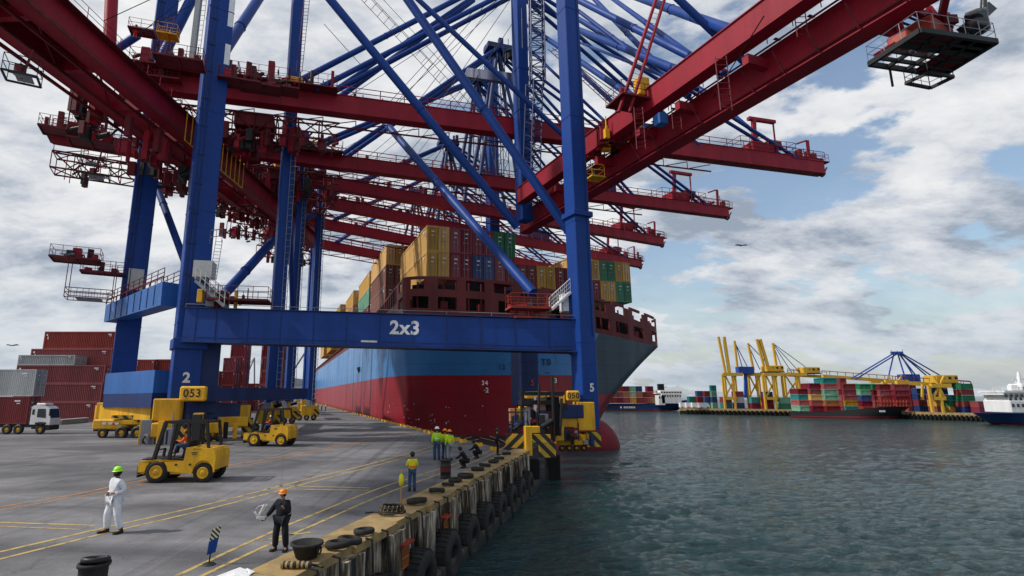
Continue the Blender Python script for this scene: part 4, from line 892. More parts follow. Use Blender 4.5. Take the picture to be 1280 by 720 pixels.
# dense sampling
def cr_(p0,p1,p2,p3,t): return tuple(.5*((2*b)+(c-a)*t+(2*a-5*b+4*c-d)*t*t+(3*b-a-3*c+d)*t**3) for a,b,c,d in zip(p0,p1,p2,p3))
st=[]
for i in range(len(keys)-1):
    p0=keys[max(0,i-1)];p1=keys[i];p2=keys[i+1];p3=keys[min(len(keys)-1,i+2)]
    n=8
    for k in range(n):
        st.append(cr_(p0,p1,p2,p3,k/n) if i>=5 else tuple(lerp(a,b,k/n) for a,b in zip(p1,p2)))
st.append(keys[-1])
def hullpt(s_,z):
    dx,dy,zb,zt,wx,wy,c=s_
    u=(z-WZ)/(zb-WZ)
    if u<0: return V(wx,wy,z)
    g_=u**1.25 if c>.01 else u
    g_=lerp(u,u**1.35,max(0,min(1,c)))
    return V(lerp(wx,dx,g_),lerp(wy,dy,g_),z)
def zsplit(s_): return lerp(7.6,6.8,0)
def band(name,f0,f1,nz,mat):
    q=MB(); q.mat(mat); vs=[];fs=[]
    for s_ in st:
        for k in range(nz+1): vs.append(hullpt(s_,lerp(f0(s_),f1(s_),k/nz)))
    for i in range(len(st)-1):
        for k in range(nz): a=i*(nz+1)+k; fs.append((a,a+nz+1,a+nz+2,a+1))
    q.add(vs,fs,True); return q.build(name,ship)
band('lower_hull',lambda s_:-5.5,lambda s_:7.2,10,'shipred')
band('upper_hull',lambda s_:7.2,lambda s_:s_[2],10,'shipblue')
q=MB(); q.mat('shipshade')  # thin dark skin over the bow; the flare's shade is painted into its colour
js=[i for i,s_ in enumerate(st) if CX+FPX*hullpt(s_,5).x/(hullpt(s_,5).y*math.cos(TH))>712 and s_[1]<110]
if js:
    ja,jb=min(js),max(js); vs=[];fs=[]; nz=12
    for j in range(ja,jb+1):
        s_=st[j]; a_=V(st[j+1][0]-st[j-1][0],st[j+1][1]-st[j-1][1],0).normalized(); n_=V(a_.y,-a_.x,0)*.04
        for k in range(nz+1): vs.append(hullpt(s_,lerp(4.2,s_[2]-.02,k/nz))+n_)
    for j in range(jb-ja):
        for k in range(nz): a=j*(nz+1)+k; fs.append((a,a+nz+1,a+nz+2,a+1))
    q.add(vs,fs,True); q.build('bow_shade_skin',ship)
# bulbous bow
q=MB(); q.mat('bulbred'); bc=U(735,545,71); bc.z=-2.6; back=V(15.5,88,-2.6); ax=(bc-back); Lb=ax.length; ax.normalize()
prof=[(3.9,-Lb),(3.9,0)]+[(3.9*math.cos(a),3.9*math.sin(a)) for a in [R(x) for x in range(8,91,8)]]+[(.01,3.9)]
q.lathe(bc,prof,36,ax); q.build('bulbous_bow',ship)
# maroon bulwark with two rows of openings: real gaps in front of a dark inner wall
q=MB(); q.mat('shipmaroon')
def panel(mb,s0,s1,z0,z1,z2,z3,th=.25):
    a=V(s0[0],s0[1],z0);b=V(s1[0],s1[1],z1);c=V(s1[0],s1[1],z2);d=V(s0[0],s0[1],z3)
    t=(b-a).normalized(); n=V(-t.y,t.x,0)*th
    vs=[a,b,c,d,a+n,b+n,c+n,d+n]; mb.add(vs,[(0,1,2,3),(7,6,5,4),(0,4,5,1),(3,2,6,7),(1,5,6,2),(0,3,7,4)])
bst=[s_ for s_ in st]
# resample evenly by arc length
arc=[0]
for a,b in zip(bst,bst[1:]): arc.append(arc[-1]+math.hypot(b[0]-a[0],b[1]-a[1]))
def at_arc(x):
    for i in range(len(arc)-1):
        if arc[i]<=x<=arc[i+1]:
            f=(x-arc[i])/max(1e-6,arc[i+1]-arc[i]); return tuple(lerp(a,b,f) for a,b in zip(bst[i],bst[i+1]))
    return bst[-1]
ifirst=next(i for i,s_ in enumerate(st) if s_[1]<90.5)
x0=arc[ifirst]; xend=arc[-1]-60
# bow part
n=0; x=x0; seg=.75
while x<x0+78:
    a=at_arc(x); b=at_arc(x+seg); ph=(x-x0)%4.6
    op_lo = 1.2<ph<3.9; op_hi= 1.0<ph<3.6 and x>x0+1
    f=lambda s_,u: lerp(s_[2],s_[3],u)
    def P_(u0,u1): panel(q,a,b,f(a,u0),f(b,u0),f(b,u1),f(a,u1))
    P_(0,.14)
    if not op_lo: P_(.14,.46)
    P_(.46,.66)
    if not op_hi: P_(.66,.92)
    if (x-x0)%4.6<3.2 or x<x0+24: P_(.92,1.0)
    x+=seg
x=0
while x<x0:
    sg=2.2; a=at_arc(x); b=at_arc(min(x+sg,x0)); f=lambda s_,u: lerp(s_[2],s_[3],u)
    panel(q,a,b,a[2],b[2],f(b,.42),f(a,.42))
    c_=at_arc(x+.35); panel(q,a,c_,f(a,.42),f(c_,.42),c_[3],a[3])
    panel(q,a,b,f(a,.93),f(b,.93),b[3],a[3]); x+=sg
q.build('bulwark',ship)
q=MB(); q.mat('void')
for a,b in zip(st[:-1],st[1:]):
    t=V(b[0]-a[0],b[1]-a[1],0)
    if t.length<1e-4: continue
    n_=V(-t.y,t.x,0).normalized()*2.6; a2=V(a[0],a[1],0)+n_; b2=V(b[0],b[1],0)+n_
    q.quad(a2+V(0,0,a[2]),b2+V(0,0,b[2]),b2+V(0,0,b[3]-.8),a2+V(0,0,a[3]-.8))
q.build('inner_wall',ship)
q=MB(); q.mat('shipmaroon'); q.add([V(s_[0],s_[1],s_[2]+.3) for s_ in st],[tuple(range(len(st)))]); q.build('deck',ship)
q=MB(); q.mat('reddk')
for k in range(26):
    a=at_arc(x0+4+k*2.2); p=V(a[0],a[1],0); inward=(V(8,105,0)-p).normalized(); p=p+inward*1.6
    if k%3==0: q.box(V(p.x,p.y,a[2]+1.6),1.2,1.2,1.2,.3); 
    q.tube(V(p.x,p.y,a[2]+.3),V(p.x,p.y,a[3]-.6),.15,6)
q.build('deck_posts',ship)
# draught marks & small hull details
mk=MB(); mk.mat('white'); r5=random.Random(5)
def hull_at(px,z):
    best=None
    for i in range(len(st)-1):
        p=hullpt(st[i],z); q_=hullpt(st[i+1],z)
        def pxof3(p): return CX+FPX*p.x/(p.y*math.cos(TH)+(p.z-CAMZ)*math.sin(TH))
        a,b=pxof3(p),pxof3(q_)
        if a<=px<=b and b>a:
            r=p.lerp(q_,(px-a)/(b-a)); t=(q_-p).normalized(); n_=V(t.y,-t.x,0)
            if best is None or r.y<best[0].y: best=(r,t,n_)
    return best
def zpy(px,py,z0=5):
    z=z0
    for _ in range(8):
        h=hull_at(px,z)
        if h is None: return None
        z=U(px,py,h[0].y).z
    return hull_at(px,z),z
for (px,py,s,sz) in((608,480,'ᴀ',0),(606,479,'34',1.0),(609,488,'2',1.1),(606,486,'_',.6),(627,459,'12',1.1),(682,453,'T0',1.4),(684,462,'_',1.2),(694,476,'3',1.1)):
    if not sz: continue
    r_=zpy(px,py)
    if r_ and r_[0]:
        (p,t,n_),z=r_; text(ship,s,sz,'white' if px<620 or px>690 else 'black',V(p.x,p.y,z),t,(0,0,1),'draught_mark',.03,.25)
for k in range(46):
    cx=r5.choice((507,513,520,470,488,540,558,582,600,430,453)); px=cx+r5.uniform(-3,3); py=r5.uniform(500,536) if cx<530 else r5.uniform(506,546)
    r_=zpy(px,py)
    if r_ and r_[0]:
        (p,t,n_),z=r_; s_=r5.uniform(.03,.12); c=V(p.x,p.y,z)+n_*.05; mk.frame(c,c+t*s_*2+V(0,0,r5.uniform(-.2,.2)),.05,s_)
mk.build('scuff_marks',ship)
# hull fairlead (dark recess with white rim) and weld lines
r_=zpy(449,462)
if r_ and r_[0]:
    (p,t,n_),z=r_; q=MB(); q.mat('void').box(V(p.x,p.y,z)+n_*.1,2.4,.6,1.2,math.atan2(t.y,t.x),.1); q.mat('white').box(V(p.x,p.y,z-.4)+n_*.4+t*.3,.7,.3,.35,math.atan2(t.y,t.x)); q.build('fairlead',ship)
# ================================================================ CONTAINERS
CMESH={}
def cmeshes(L,W,H,color,detail):
    k=(L,W,H,color,detail)
    if k in CMESH: return CMESH[k]
    mt='c_'+color; b=MB(); b.mat(mt); c=.16*W/2.44
    # frame
    for x in(-L/2+c/2,L/2-c/2):
        for y in(-W/2+c/2,W/2-c/2): b.box((x,y,H/2),c,c,H)
    for y in(-W/2+c/2,W/2-c/2):
        for z in(c/2,H-c/2): b.box((0,y,z),L-2*c,c*.9,c)
    for x in(-L/2+c/2,L/2-c/2):
        for z in(c/2,H-c/2): b.box((x,0,z),c*.9,W-2*c,c)
    # corrugated sides
    n=int(detail*L/W) if detail>1 else 10
    def corr(p0,p1,nrm,n,dep,z0,z1):
        pts=[]; 
        for i in range(n):
            for f,o in((0,0),(.3,0),(.5,1),(.8,1)): pts.append(p0.lerp(p1,(i+f)/n)+nrm*(-dep*o))
        pts.append(p1.copy()); m=len(pts)
        b.add([p+V(0,0,z0) for p in pts]+[p+V(0,0,z1) for p in pts],[(i,i+1,m+i+1,m+i) for i in range(m-1)])
    e=c*.25
    corr(V(-L/2+c,-W/2+e,0),V(L/2-c,-W/2+e,0),V(0,-1,0),n,c*.5,c,H-c)
    corr(V(L/2-c,W/2-e,0),V(-L/2+c,W/2-e,0),V(0,1,0),n,c*.5,c,H-c)
    corr(V(-L/2+e,W/2-c,0),V(-L/2+e,-W/2+c,0),V(-1,0,0),8,c*.5,c,H-c)
    b.box((0,0,H-c*.5),L-2*c,W-2*c,c*.6)
    b.box((0,0,c*.5),L-2*c,W-2*c,c*.6)
    if detail>2:
        b.mat('white')
        for s_ in (-1,1):
            for x,w_,z,h_ in((-L*.46,L*.02,H*.80,H*.1),(-L*.445,L*.012,H*.62,H*.16),(L*.40,L*.05,H*.84,H*.05),(L*.41,L*.03,H*.75,H*.03)): b.box((x,s_*(W/2-.005),z),w_,.02,h_)
    body=b.mesh('body')
    d=MB(); d.mat(mt); e=c*.3
    dm=[]
    for s_ in(-1,1):
        d=MB(); d.mat(mt); d.box((L/2-e,s_*(W/4-c*.25),H/2),.06,W/2-c*.9,H-2*c,0)
        for z in(.3,.5,.7): d.box((L/2-e+.04,s_*(W/4-c*.25),H*z),.05,W/2-c*1.4,H*.03)
        l=MB(); l.mat('grey')
        for o in(.32,.68): 
            y=s_*(c*.2+(W/2-c)*o); l.tube((L/2+.03,y,c*.6),(L/2+.03,y,H-c*.6),W*.011,5)
            l.box((L/2+.03,y,H*.42),.05,W*.1,H*.03)
        l.mat('white'); l.box((L/2+.02,s_*W*.25+.1,H*.78),.02,W*.14,H*.05); l.box((L/2+.02,s_*W*.25,H*.62),.02,W*.1,H*.035)
        dm.append((d.mesh('door'),l.mesh('lock_bars')))
    mk_=MB(); mk_.mat('white')
    for s_ in (-1,1):
        for x,w_,z,h_ in((-L*.46,L*.02,H*.80,H*.1),(-L*.445,L*.012,H*.62,H*.16),(L*.40,L*.05,H*.84,H*.05),(L*.41,L*.03,H*.75,H*.03)): mk_.box((x,s_*(W/2-.005),z),w_,.02,h_)
    CMESH[k]=(body,dm,mk_.mesh('stencil_marks')); return CMESH[k]
def container(loc,rz,L,W,H,color,label,group,detail=6,doors=True):
    body,dm,mkm=cmeshes(round(L,2),round(W,2),round(H,2),color,detail)
    t=thing('shipping_container',label,'container',loc,rz,group)
    o=bpy.data.objects.new('body',body); COL.objects.link(o); o.parent=t
    if doors:
        for d_,l_ in dm:
            a=bpy.data.objects.new('door',d_); COL.objects.link(a); a.parent=t; b_=bpy.data.objects.new('lock_bars',l_); COL.objects.link(b_); b_.parent=a
    return t
def simple_container(loc,rz,L,W,H,color,label,group):
    body,dm,mkm=cmeshes(round(L,2),round(W,2),round(H,2),color,1)
    o=bpy.data.objects.new('shipping_container',body); COL.objects.link(o); o.location=loc; o.rotation_euler=(0,0,rz); tag(o,label,'container',group); return o
NUM=['first','second','third','fourth','fifth','sixth','seventh','eighth','ninth','tenth','eleventh','twelfth','thirteenth','fourteenth']
TN=['bottom','second','third','fourth','fifth','sixth']
CW,CH,CLN=4.25,4.85,23.5
AZ=math.atan2(-AD.y,-AD.x)     # doors face the bow
def bay(origin,cols,tiers,name,z0,w=CW,h=CH,L=CLN,step=None):
    for i,col in enumerate(cols):
        for k,cn in enumerate(col):
            if not cn: continue
            p=origin+BD*(i*(w+.1)+w/2)+AD*(L/2); 
            container((p.x,p.y,z0+k*(h+.06)),AZ,L,w,h,cn,f'{cn} container, {TN[k]} tier, {NUM[i]} column from the left, {name}','containers stacked on the big ship')
o1=U(533,347,93); zb1=o1.z
bay(V(o1.x,o1.y,0),[['yellow','yellow'],['crimson','crimson'],['blue','crimson'],['maroon','green']],2,'front stack on the big ship',zb1)
p_=V(o1.x,o1.y,0)+BD*(4*4.35)+AD*9; 
bay(p_,[['blue','maroon'],['maroon','maroon'],['maroon','yellow'],['yellow','maroon']],2,'middle stack behind the mast brace',zb1-3.6)
q_=U(711,372,118); bay(V(q_.x,q_.y,0),[['green','maroon','maroon'],['crimson','yellow','yellow'],['yellow','green','maroon'],['green','yellow','yellow']][0:0] or [['maroon','yellow'],['crimson','yellow'],['yellow','green'],['green','yellow']],2,'stack right of the numbered leg',q_.z-.3,4.05,4.75)
cols=['orange','maroon','mint','brown','yellow','crimson','teal']
bays=[(482,350,121,[['brown','brown','yellow'],['maroon','orange','maroon'],['maroon','maroon','maroon']]),(461,373,147,[['maroon','mint','yellow'],['maroon','maroon','maroon']]),(441,389,174,[['orange','orange','yellow'],['maroon','green','brown']]),(425,394,200,[['maroon','orange','yellow'],['maroon','brown','orange']]),(415,402,228,[['yellow','orange','maroon'],['maroon','orange','maroon']]),(406,410,256,[['yellow','orange','orange'],['maroon','yellow','maroon']])]
for n_,(px,py,Y,cc) in enumerate(bays):
    b_=U(px,py,Y); z=24.0-.3*n_
    bay(V(b_.x,b_.y,0),cc,3,f'{NUM[n_]} bay behind the front stack',z,CW,CH,L=23.5)
# third tier for near side bays
# ---------------------------------------------------------------- container yard on the left
def yard(px,pyb,Y,color,wpx,label,hpx=24.5,yaw=0.02,det=8,depth=None):
    sc_=FPX/Y*1.0; L=wpx/sc_; H=hpx/sc_; p=U(px,pyb,Y); 
    container((p.x,p.y+1.4,p.z),yaw,L,depth or 2.8,H,color,label,'containers stacked in the yard behind the left legs',det)
YB=81; b0=UZ(90,527); YB=b0.y
zz=0
k=FPX/(YB)*1.02
def yrow(z,h,items,Y,lab):
    for (x0,x1,color,l) in items:
        pa_=U(x0,494,Y); pb_=U(x1,494,Y); L=(pb_.x-pa_.x)*1.0
        container(((pa_.x+pb_.x)/2,Y+1.5,z),0.0,L,2.9,h,color,l,'containers stacked in the yard behind the left legs',10)
hh=2.85
yrow(0.1,hh,[(18,122,'maroon','dark red container at the bottom of the stack behind the white lorry')],YB,0)
yrow(0.1+hh,hh,[(16,126,'maroon','dark red container second from the ground behind the white lorry')],YB,0)
yrow(0.1+2*hh,hh,[(15,127,'maroon','dark red container third from the ground, directly below the grey one')],YB,0)
yrow(0.1+3*hh,1.6,[(15,87,'grey','short grey container lying on the dark red stack at the far left')],YB,0)
yrow(0.1+3*hh,hh,[(30,133,'maroon','dark red container behind the grey one, second from the top of the left stack')],YB+3.2,0)
yrow(0.1+4*hh,hh,[(44,137,'red','red container on the very top of the left stack')],YB+3.2,0)
yrow(0.1,3*hh,[],YB+3.2,0)
for z_ in (0,1,2): yrow(.1+z_*hh,hh,[(33,135,'maroon','dark red container hidden at the back of the left stack')],YB+3.2,0)
# others, further back between the legs
def ystack(x0,x1,Y,colors,name):
    pa_=U(x0,494,Y); pb_=U(x1,494,Y); W_=pb_.x-pa_.x; h_=2.75*Y/110
    for k_,cn in enumerate(colors): container(((pa_.x+pb_.x)/2,Y+W_*.6,.1+k_*h_),0,W_,W_*.45 if W_>8 else W_,h_,cn,f'{cn} container, {TN[k_]} tier of the stack {name}','containers stacked in the yard behind the left legs',8)
ystack(165,187,112,['maroon','maroon','red','red'],'just right of the rear left leg')
ystack(188,212,113,['maroon','maroon','red','red'],'between the two left crane legs')
ystack(248,271,125,['maroon','teal','red'],'right of the leg marked 2')
ystack(275,291,122,['maroon','maroon','maroon','crimson'][:4],'left of the tall maroon stack')
ystack(283,302,128,['maroon','maroon','maroon','maroon','crimson'],'seen as the tallest between the legs')
ystack(303,320,135,['maroon','red'],'left of the second crane leg')
ystack(322,350,126,['maroon','maroon','red','maroon','maroon'],'behind the second crane leg')
ystack(140,165,118,['maroon','maroon','maroon'],'behind the rear left leg')
# ================================================================ PEOPLE
def skin_mesh(J,E,rad,sub=2,root=0):
    me=bpy.data.meshes.new('t'); me.from_pydata([tuple(j) for j in J],E,[]); o=bpy.data.objects.new('t',me); COL.objects.link(o)
    md_=o.modifiers.new('s','SKIN'); md_.use_smooth_shade=True
    ss=o.modifiers.new('u','SUBSURF'); ss.levels=sub; ss.render_levels=sub
    sv=me.skin_vertices[0].data
    for i,r_ in enumerate(rad): sv[i].radius=(r_,r_) if not isinstance(r_,tuple) else r_; sv[i].use_root=(i==root)
    dg=bpy.context.evaluated_depsgraph_get(); dg.update(); m2=bpy.data.meshes.new_from_object(o.evaluated_get(dg))
    vs=[v.co.copy() for v in m2.vertices]; fs=[tuple(p.vertices) for p in m2.polygons]
    bpy.data.objects.remove(o); bpy.data.meshes.remove(me); bpy.data.meshes.remove(m2)
    return vs,fs
STAND=dict(pel=(0,0,.96),spi=(0,0,1.14),che=(0,.01,1.33),nek=(0,.0,1.49),hdb=(0,.01,1.56),hed=(0,.015,1.67),
  ls=(-.18,0,1.42),le=(-.25,-.03,1.14),lw=(-.25,.06,.90),lh=(-.25,.09,.83),rs=(.18,0,1.42),re=(.25,-.03,1.14),rw=(.25,.06,.90),rh=(.25,.09,.83),
  lp=(-.10,0,.93),lk=(-.11,.03,.51),la=(-.12,-.01,.10),lt=(-.14,.15,.04),rp=(.10,0,.93),rk=(.11,.03,.51),ra=(.12,-.01,.10),rt=(.14,.15,.04))
def pose(**k): p=dict(STAND); p.update(k); return p
def person(loc,rz,pose_,label,H=1.78,jacket='whitecloth',trousers='whitecloth',vest=None,helmet='helmetlime',fingers=False,group=None,boots='black',bulk=1.0,band=None,hood=False,category='person',gloves='skin',beard=False):
    t=thing('person',label,category,loc,rz,group); s=H/1.78; wm=world(t); p={k:Vector(v) for k,v in pose_.items()}
    tr=lambda vs:[wm@(Vector(v)*s) for v in vs]
    names=['pel','spi','che','nek','hdb','hed','ls','le','lw','lh','rs','re','rw','rh','lp','lk','la','lt','rp','rk','ra','rt']; ix={n:i for i,n in enumerate(names)}
    rad=dict(pel=(.13,.10),spi=(.125,.095),che=(.145,.10),nek=.055,hdb=.06,hed=(.085,.10),ls=.06,le=.043,lw=.028,lh=.04,rs=.06,re=.043,rw=.028,rh=.04,lp=.085,lk=.058,la=.042,lt=.035,rp=.085,rk=.058,ra=.042,rt=.035)
    E=[('pel','spi'),('spi','che'),('che','nek'),('nek','hdb'),('hdb','hed'),('che','ls'),('ls','le'),('le','lw'),('lw','lh'),('che','rs'),('rs','re'),('re','rw'),('rw','rh'),('pel','lp'),('lp','lk'),('lk','la'),('la','lt'),('pel','rp'),('rp','rk'),('rk','ra'),('ra','rt')]
    sub=2 if fingers else 1
    vs,fs=skin_mesh([p[n] for n in names],[(ix[a],ix[b]) for a,b in E],[rad[n] for n in names],sub)
    b=MB(); b.mat('skin').add(tr(vs),fs,True)
    # head shape with face
    hd=p['hed']; fw=V(0,1,0); hv=[];hf=[]; n=14;k_=9
    up=(p['hed']-p['nek']).normalized(); up=V(up.x*.5,up.y*.5,1).normalized()
    for i in range(k_+1):
        ph=math.pi*i/k_
        for j in range(n):
            a=2*math.pi*j/n; x=.078*math.sin(ph)*math.cos(a); y=.098*math.sin(ph)*math.sin(a); z=.118*math.cos(ph)
            if z<-.03: x*=.8; y*=.86
            hv.append(hd+V(x,y,0)+up*z)
    for i in range(k_):
        for j in range(n): hf.append((i*n+j,i*n+(j+1)%n,(i+1)*n+(j+1)%n,(i+1)*n+j))
    b.add(tr(hv),hf,True)
    def blob(c,rx,ry,rz_,m_):
        b.mat(m_); v=[];f=[]
        for i in range(6):
            for j in range(8): ph=math.pi*i/5;a=2*math.pi*j/8; v.append(hd+V(c[0]+rx*math.sin(ph)*math.cos(a),c[1]+ry*math.sin(ph)*math.sin(a),c[2]+rz_*math.cos(ph)))
        for i in range(5):
            for j in range(8): f.append((i*8+j,i*8+(j+1)%8,(i+1)*8+(j+1)%8,(i+1)*8+j))
        b.add(tr(v),f,True)
    blob((0,.10,-.018),.014,.024,.026,'skin'); blob((0,.090,-.062),.026,.008,.008,'lampred')
    for s_ in(-1,1): blob((s_*.03,.088,.012),.012,.008,.008,'white'); blob((s_*.03,.094,.012),.005,.005,.006,'black'); blob((s_*.08,0,-.01),.012,.02,.03,'skin')
    # hands: palm from the skin chain, five fingers
    if fingers:
        for w,h_,sd in(('lw','lh',-1),('rw','rh',1)):
            W_=p[w];Hh=p[h_]; d=(Hh-W_).normalized(); side=d.cross(V(0,1,.2)).normalized(); nrm=side.cross(d)
            b.mat('skin' if gloves=='skin' else gloves)
            for q_,(o,ln_) in enumerate(((-.03,.07),(-.01,.08),(.01,.075),(.03,.06))):
                a=Hh+side*o+d*.02; m1=a+d*ln_*.55+nrm*.008; m2_=m1+d*ln_*.4+nrm*.025
                b.tube(tr([a])[0],tr([m1])[0],.010*s,6,.009*s); b.tube(tr([m1])[0],tr([m2_])[0],.009*s,6,.007*s)
            a=Hh-d*.02+side*-.035; m1=a+d*.035+side*-.03+nrm*.01; b.tube(tr([a])[0],tr([m1])[0],.011*s,6,.009*s); b.tube(tr([m1])[0],tr([m1+d*.025+nrm*.01])[0],.009*s,6,.007*s)
    b.build('body',t)
    # jacket
    def sub_skin(nm,E2,scale,mat,parent=t,extra=None):
        used=sorted({x for e in E2 for x in e},key=names.index); m_={n_:i for i,n_ in enumerate(used)}
        pts=[];rr=[]
        for n_ in used:
            pp=p[n_]
            if n_=='nek': pp=p['che'].lerp(p['nek'],.8)
            if n_ in('lw','rw'): pp=p[n_[0]+'e'].lerp(p[n_],.93)
            pts.append(pp); r0=rad[n_]; sc_=scale.get(n_,1.25)*bulk; rr.append(tuple(x*sc_ for x in r0) if isinstance(r0,tuple) else (r0*sc_,)*2)
        v,f=skin_mesh(pts,[(m_[a],m_[b_]) for a,b_ in E2],rr,sub,m_.get('che',m_.get('pel',0)))
        q=MB(); q.mat(mat).add(tr(v),f,True); return q.build(nm,parent)
    jk=sub_skin('jacket',[('pel','spi'),('spi','che'),('che','nek'),('che','ls'),('ls','le'),('le','lw'),('che','rs'),('rs','re'),('re','rw')],dict(pel=1.4,spi=1.42,che=1.36,nek=1.7,ls=1.5,rs=1.5,le=1.65,re=1.65,lw=1.9,rw=1.9),jacket)
    sub_skin('trousers',[('pel','lp'),('lp','lk'),('lk','la'),('pel','rp'),('rp','rk'),('rk','ra')],dict(pel=1.3,lp=1.25,rp=1.25,lk=1.6,rk=1.6,la=1.9,ra=1.9),trousers)
    if vest:
        v_=sub_skin('vest',[('pel','spi'),('spi','che'),('che','nek'),('che','ls'),('che','rs')],dict(pel=1.42,spi=1.5,che=1.45,nek=1.8,ls=1.6,rs=1.6),vest)
        if band:
            q=MB(); q.mat(band)
            a=p['spi'];q.lathe(wm@(a*s),[(.150*s,-.03*s),(.172*s,-.03*s),(.172*s,.03*s),(.150*s,.03*s)],20,(p['che']-p['pel'])); 
            q.build('reflective_band',v_)
    q=MB(); q.mat(boots)
    for a_,t_ in(('la','lt'),('ra','rt')):
        q.frame(wm@((p[a_]+V(0,-.05,-.05))*s),wm@((p[t_]+V(0,.08,-.005))*s),.105*s,.09*s,None,.09*s,.06*s)
        q.tube(wm@((p[a_]+V(0,0,-.05))*s),wm@((p[a_]+V(0,0,.08))*s),.06*s,8)
    q.build('boots',t)
    if helmet:
        q=MB(); q.mat(helmet); c=wm@((hd+up*.035)*s); ax=(wm.to_3x3()@up)
        q.lathe(c,[(.112*s,-.005),(.118*s,.01*s),(.115*s,.05*s),(.095*s,.09*s),(.06*s,.118*s),(.01,.128*s)],18,ax)
        q.lathe(c,[(.11*s,.0),(.155*s,-.012*s),(.155*s,-.004*s),(.11*s,.012*s)],18,ax); q.build('helmet',t)
    q=MB(); q.mat('hair'); c=wm@((hd+V(0,-.02,.0))*s); q.lathe(c,[(.05*s,-.09*s),(.094*s,-.05*s),(.1*s,.02*s),(.08*s,.07*s),(.01,.10*s)],14); 
    if beard: q.lathe(wm@((hd+V(0,.012,-.07))*s),[(.05*s,-.045*s),(.088*s,-.03*s),(.094*s,.02*s),(.08*s,.035*s)],14)
    q.build('hair',t)
    return t,p,s,wm
def gp(px,py): return UZ(px,py,0)
# white-suited worker, seen from the back quarter with hands in front
person(gp(139,666),R(150),pose(ls=(-.19,0,1.41),le=(-.28,-.10,1.16),lw=(-.12,.12,1.10),lh=(-.04,.18,1.10),re=(.29,-.08,1.14),rw=(.16,.14,1.06),rh=(.08,.19,1.06),lk=(-.20,.0,.52),la=(-.27,-.10,.10),lt=(-.33,.03,.04),rk=(.13,.10,.52),ra=(.17,.04,.09),rt=(.19,.2,.04)),
  'worker in white overalls and bright green helmet standing on the quay road',1.84,helmet='helmetlime',fingers=True,beard=True,bulk=1.14)
# black-clad worker holding a tool
t2,p2,s2,w2=person(gp(350,688),R(165),pose(re=(.36,.02,1.18),rw=(.50,.10,.98),rh=(.54,.13,.93),le=(-.28,.05,1.12),lw=(-.16,.22,1.30),lh=(-.12,.24,1.38),lk=(-.18,.05,.50),la=(-.20,.0,.10),lt=(-.26,.14,.04),rk=(.15,.05,.52),ra=(.17,.02,.09),rt=(.17,.18,.04)),
  'worker in black overalls and orange helmet holding out a white metal tool',1.50,jacket='blackcloth',trousers='blackcloth',helmet='helmetorange',fingers=True,gloves='black',bulk=1.2)
tl=thing('mooring_tool','white metal hooked tool held out by the worker in black',"hand tool",w2@(p2['rh']*s2))
h_=w2@(p2['rh']*s2); tipp=U(319,646,h_.y-.1); q=MB(); q.mat('cream').frame(h_,h_.lerp(tipp,.45),.09,.07); q.mat('white'); e_=h_.lerp(tipp,.45); q.tube(e_,h_.lerp(tipp,.8),.045,8); q.build('shaft',tl)
q=MB(); q.mat('white'); e_=h_.lerp(tipp,.7)
for k_ in range(10):
    a=-.4+k_*.32; b_=a+.32; q.tube(e_+V(.1+.2*math.cos(a*.5+1.2),0,.1+.2*math.sin(a*.5+1.2)),e_+V(.1+.2*math.cos(b_*.5+1.2),0,.1+.2*math.sin(b_*.5+1.2)),.008,5)
q.tube(e_,tipp+V(-.02,0,.12),.03,6); q.tube(e_,e_+V(.22,0,.32),.02,6); q.tube(e_+V(0,0,.02),tipp+V(.22,0,.3),.02,6); q.build('hook',tl)
# yellow-vested worker by the coping
person(gp(515,614),R(15),pose(le=(-.27,.08,1.14),lw=(-.12,.2,1.24),lh=(-.05,.22,1.27),re=(.27,.08,1.14),rw=(.14,.2,1.2),rh=(.08,.22,1.23)),'worker in yellow vest and dark helmet standing at the quay edge with folded arms',1.58,jacket='yellowvest',trousers='jeans',vest='yellowvest',helmet='black',band='orangevest')
person(gp(546,575),R(5),pose(lk=(-.13,.02,.51)),'worker in bright green vest and white helmet seen from behind, left of the walking group',2.0,jacket='greenvest',trousers='jeans',vest='greenvest',helmet='helmetwhite',band='cream')
person(gp(556,574),R(-12),pose(lk=(-.12,.12,.53),la=(-.12,.0,.12)),'worker in yellow-green vest walking in the middle of the group of three',1.85,jacket='yellowvest',trousers='jeans',vest='greenvest',helmet='helmetorange',band='orangevest')
person(gp(562,576),R(25),pose(rk=(.12,.14,.53)),'worker in lime jacket walking at the right of the group of three',1.85,jacket='greenvest',trousers='grey',vest='yellowvest',helmet='helmetorange')
CR=dict(pel=(0,-.12,.42),spi=(0,-.02,.58),che=(0,.12,.74),nek=(0,.2,.88),hdb=(0,.23,.94),hed=(0,.27,1.03),ls=(-.18,.14,.82),le=(-.3,.28,.6),lw=(-.34,.5,.55),lh=(-.35,.57,.54),rs=(.18,.14,.82),re=(.26,.36,.62),rw=(.2,.55,.5),rh=(.2,.62,.48),
  lp=(-.1,-.1,.40),lk=(-.2,.28,.46),la=(-.16,.02,.10),lt=(-.19,.16,.04),rp=(.1,-.1,.40),rk=(.2,.28,.46),ra=(.16,.02,.1),rt=(.19,.16,.04))
person(gp(581,585),R(75),CR,'nearer worker in black crouching on the quay beside the drum',1.75,jacket='blackcloth',trousers='blackcloth',helmet='black')
person(gp(597,573),R(70),CR,'farther worker in black crouching on the quay, yellow rag in hand',1.75,jacket='blackcloth',trousers='blackcloth',helmet='black')
person(gp(622,569),R(-90),STAND,'worker in black standing upright at the corner beside the striped boards',1.75,jacket='blackcloth',trousers='blackcloth',helmet='black')
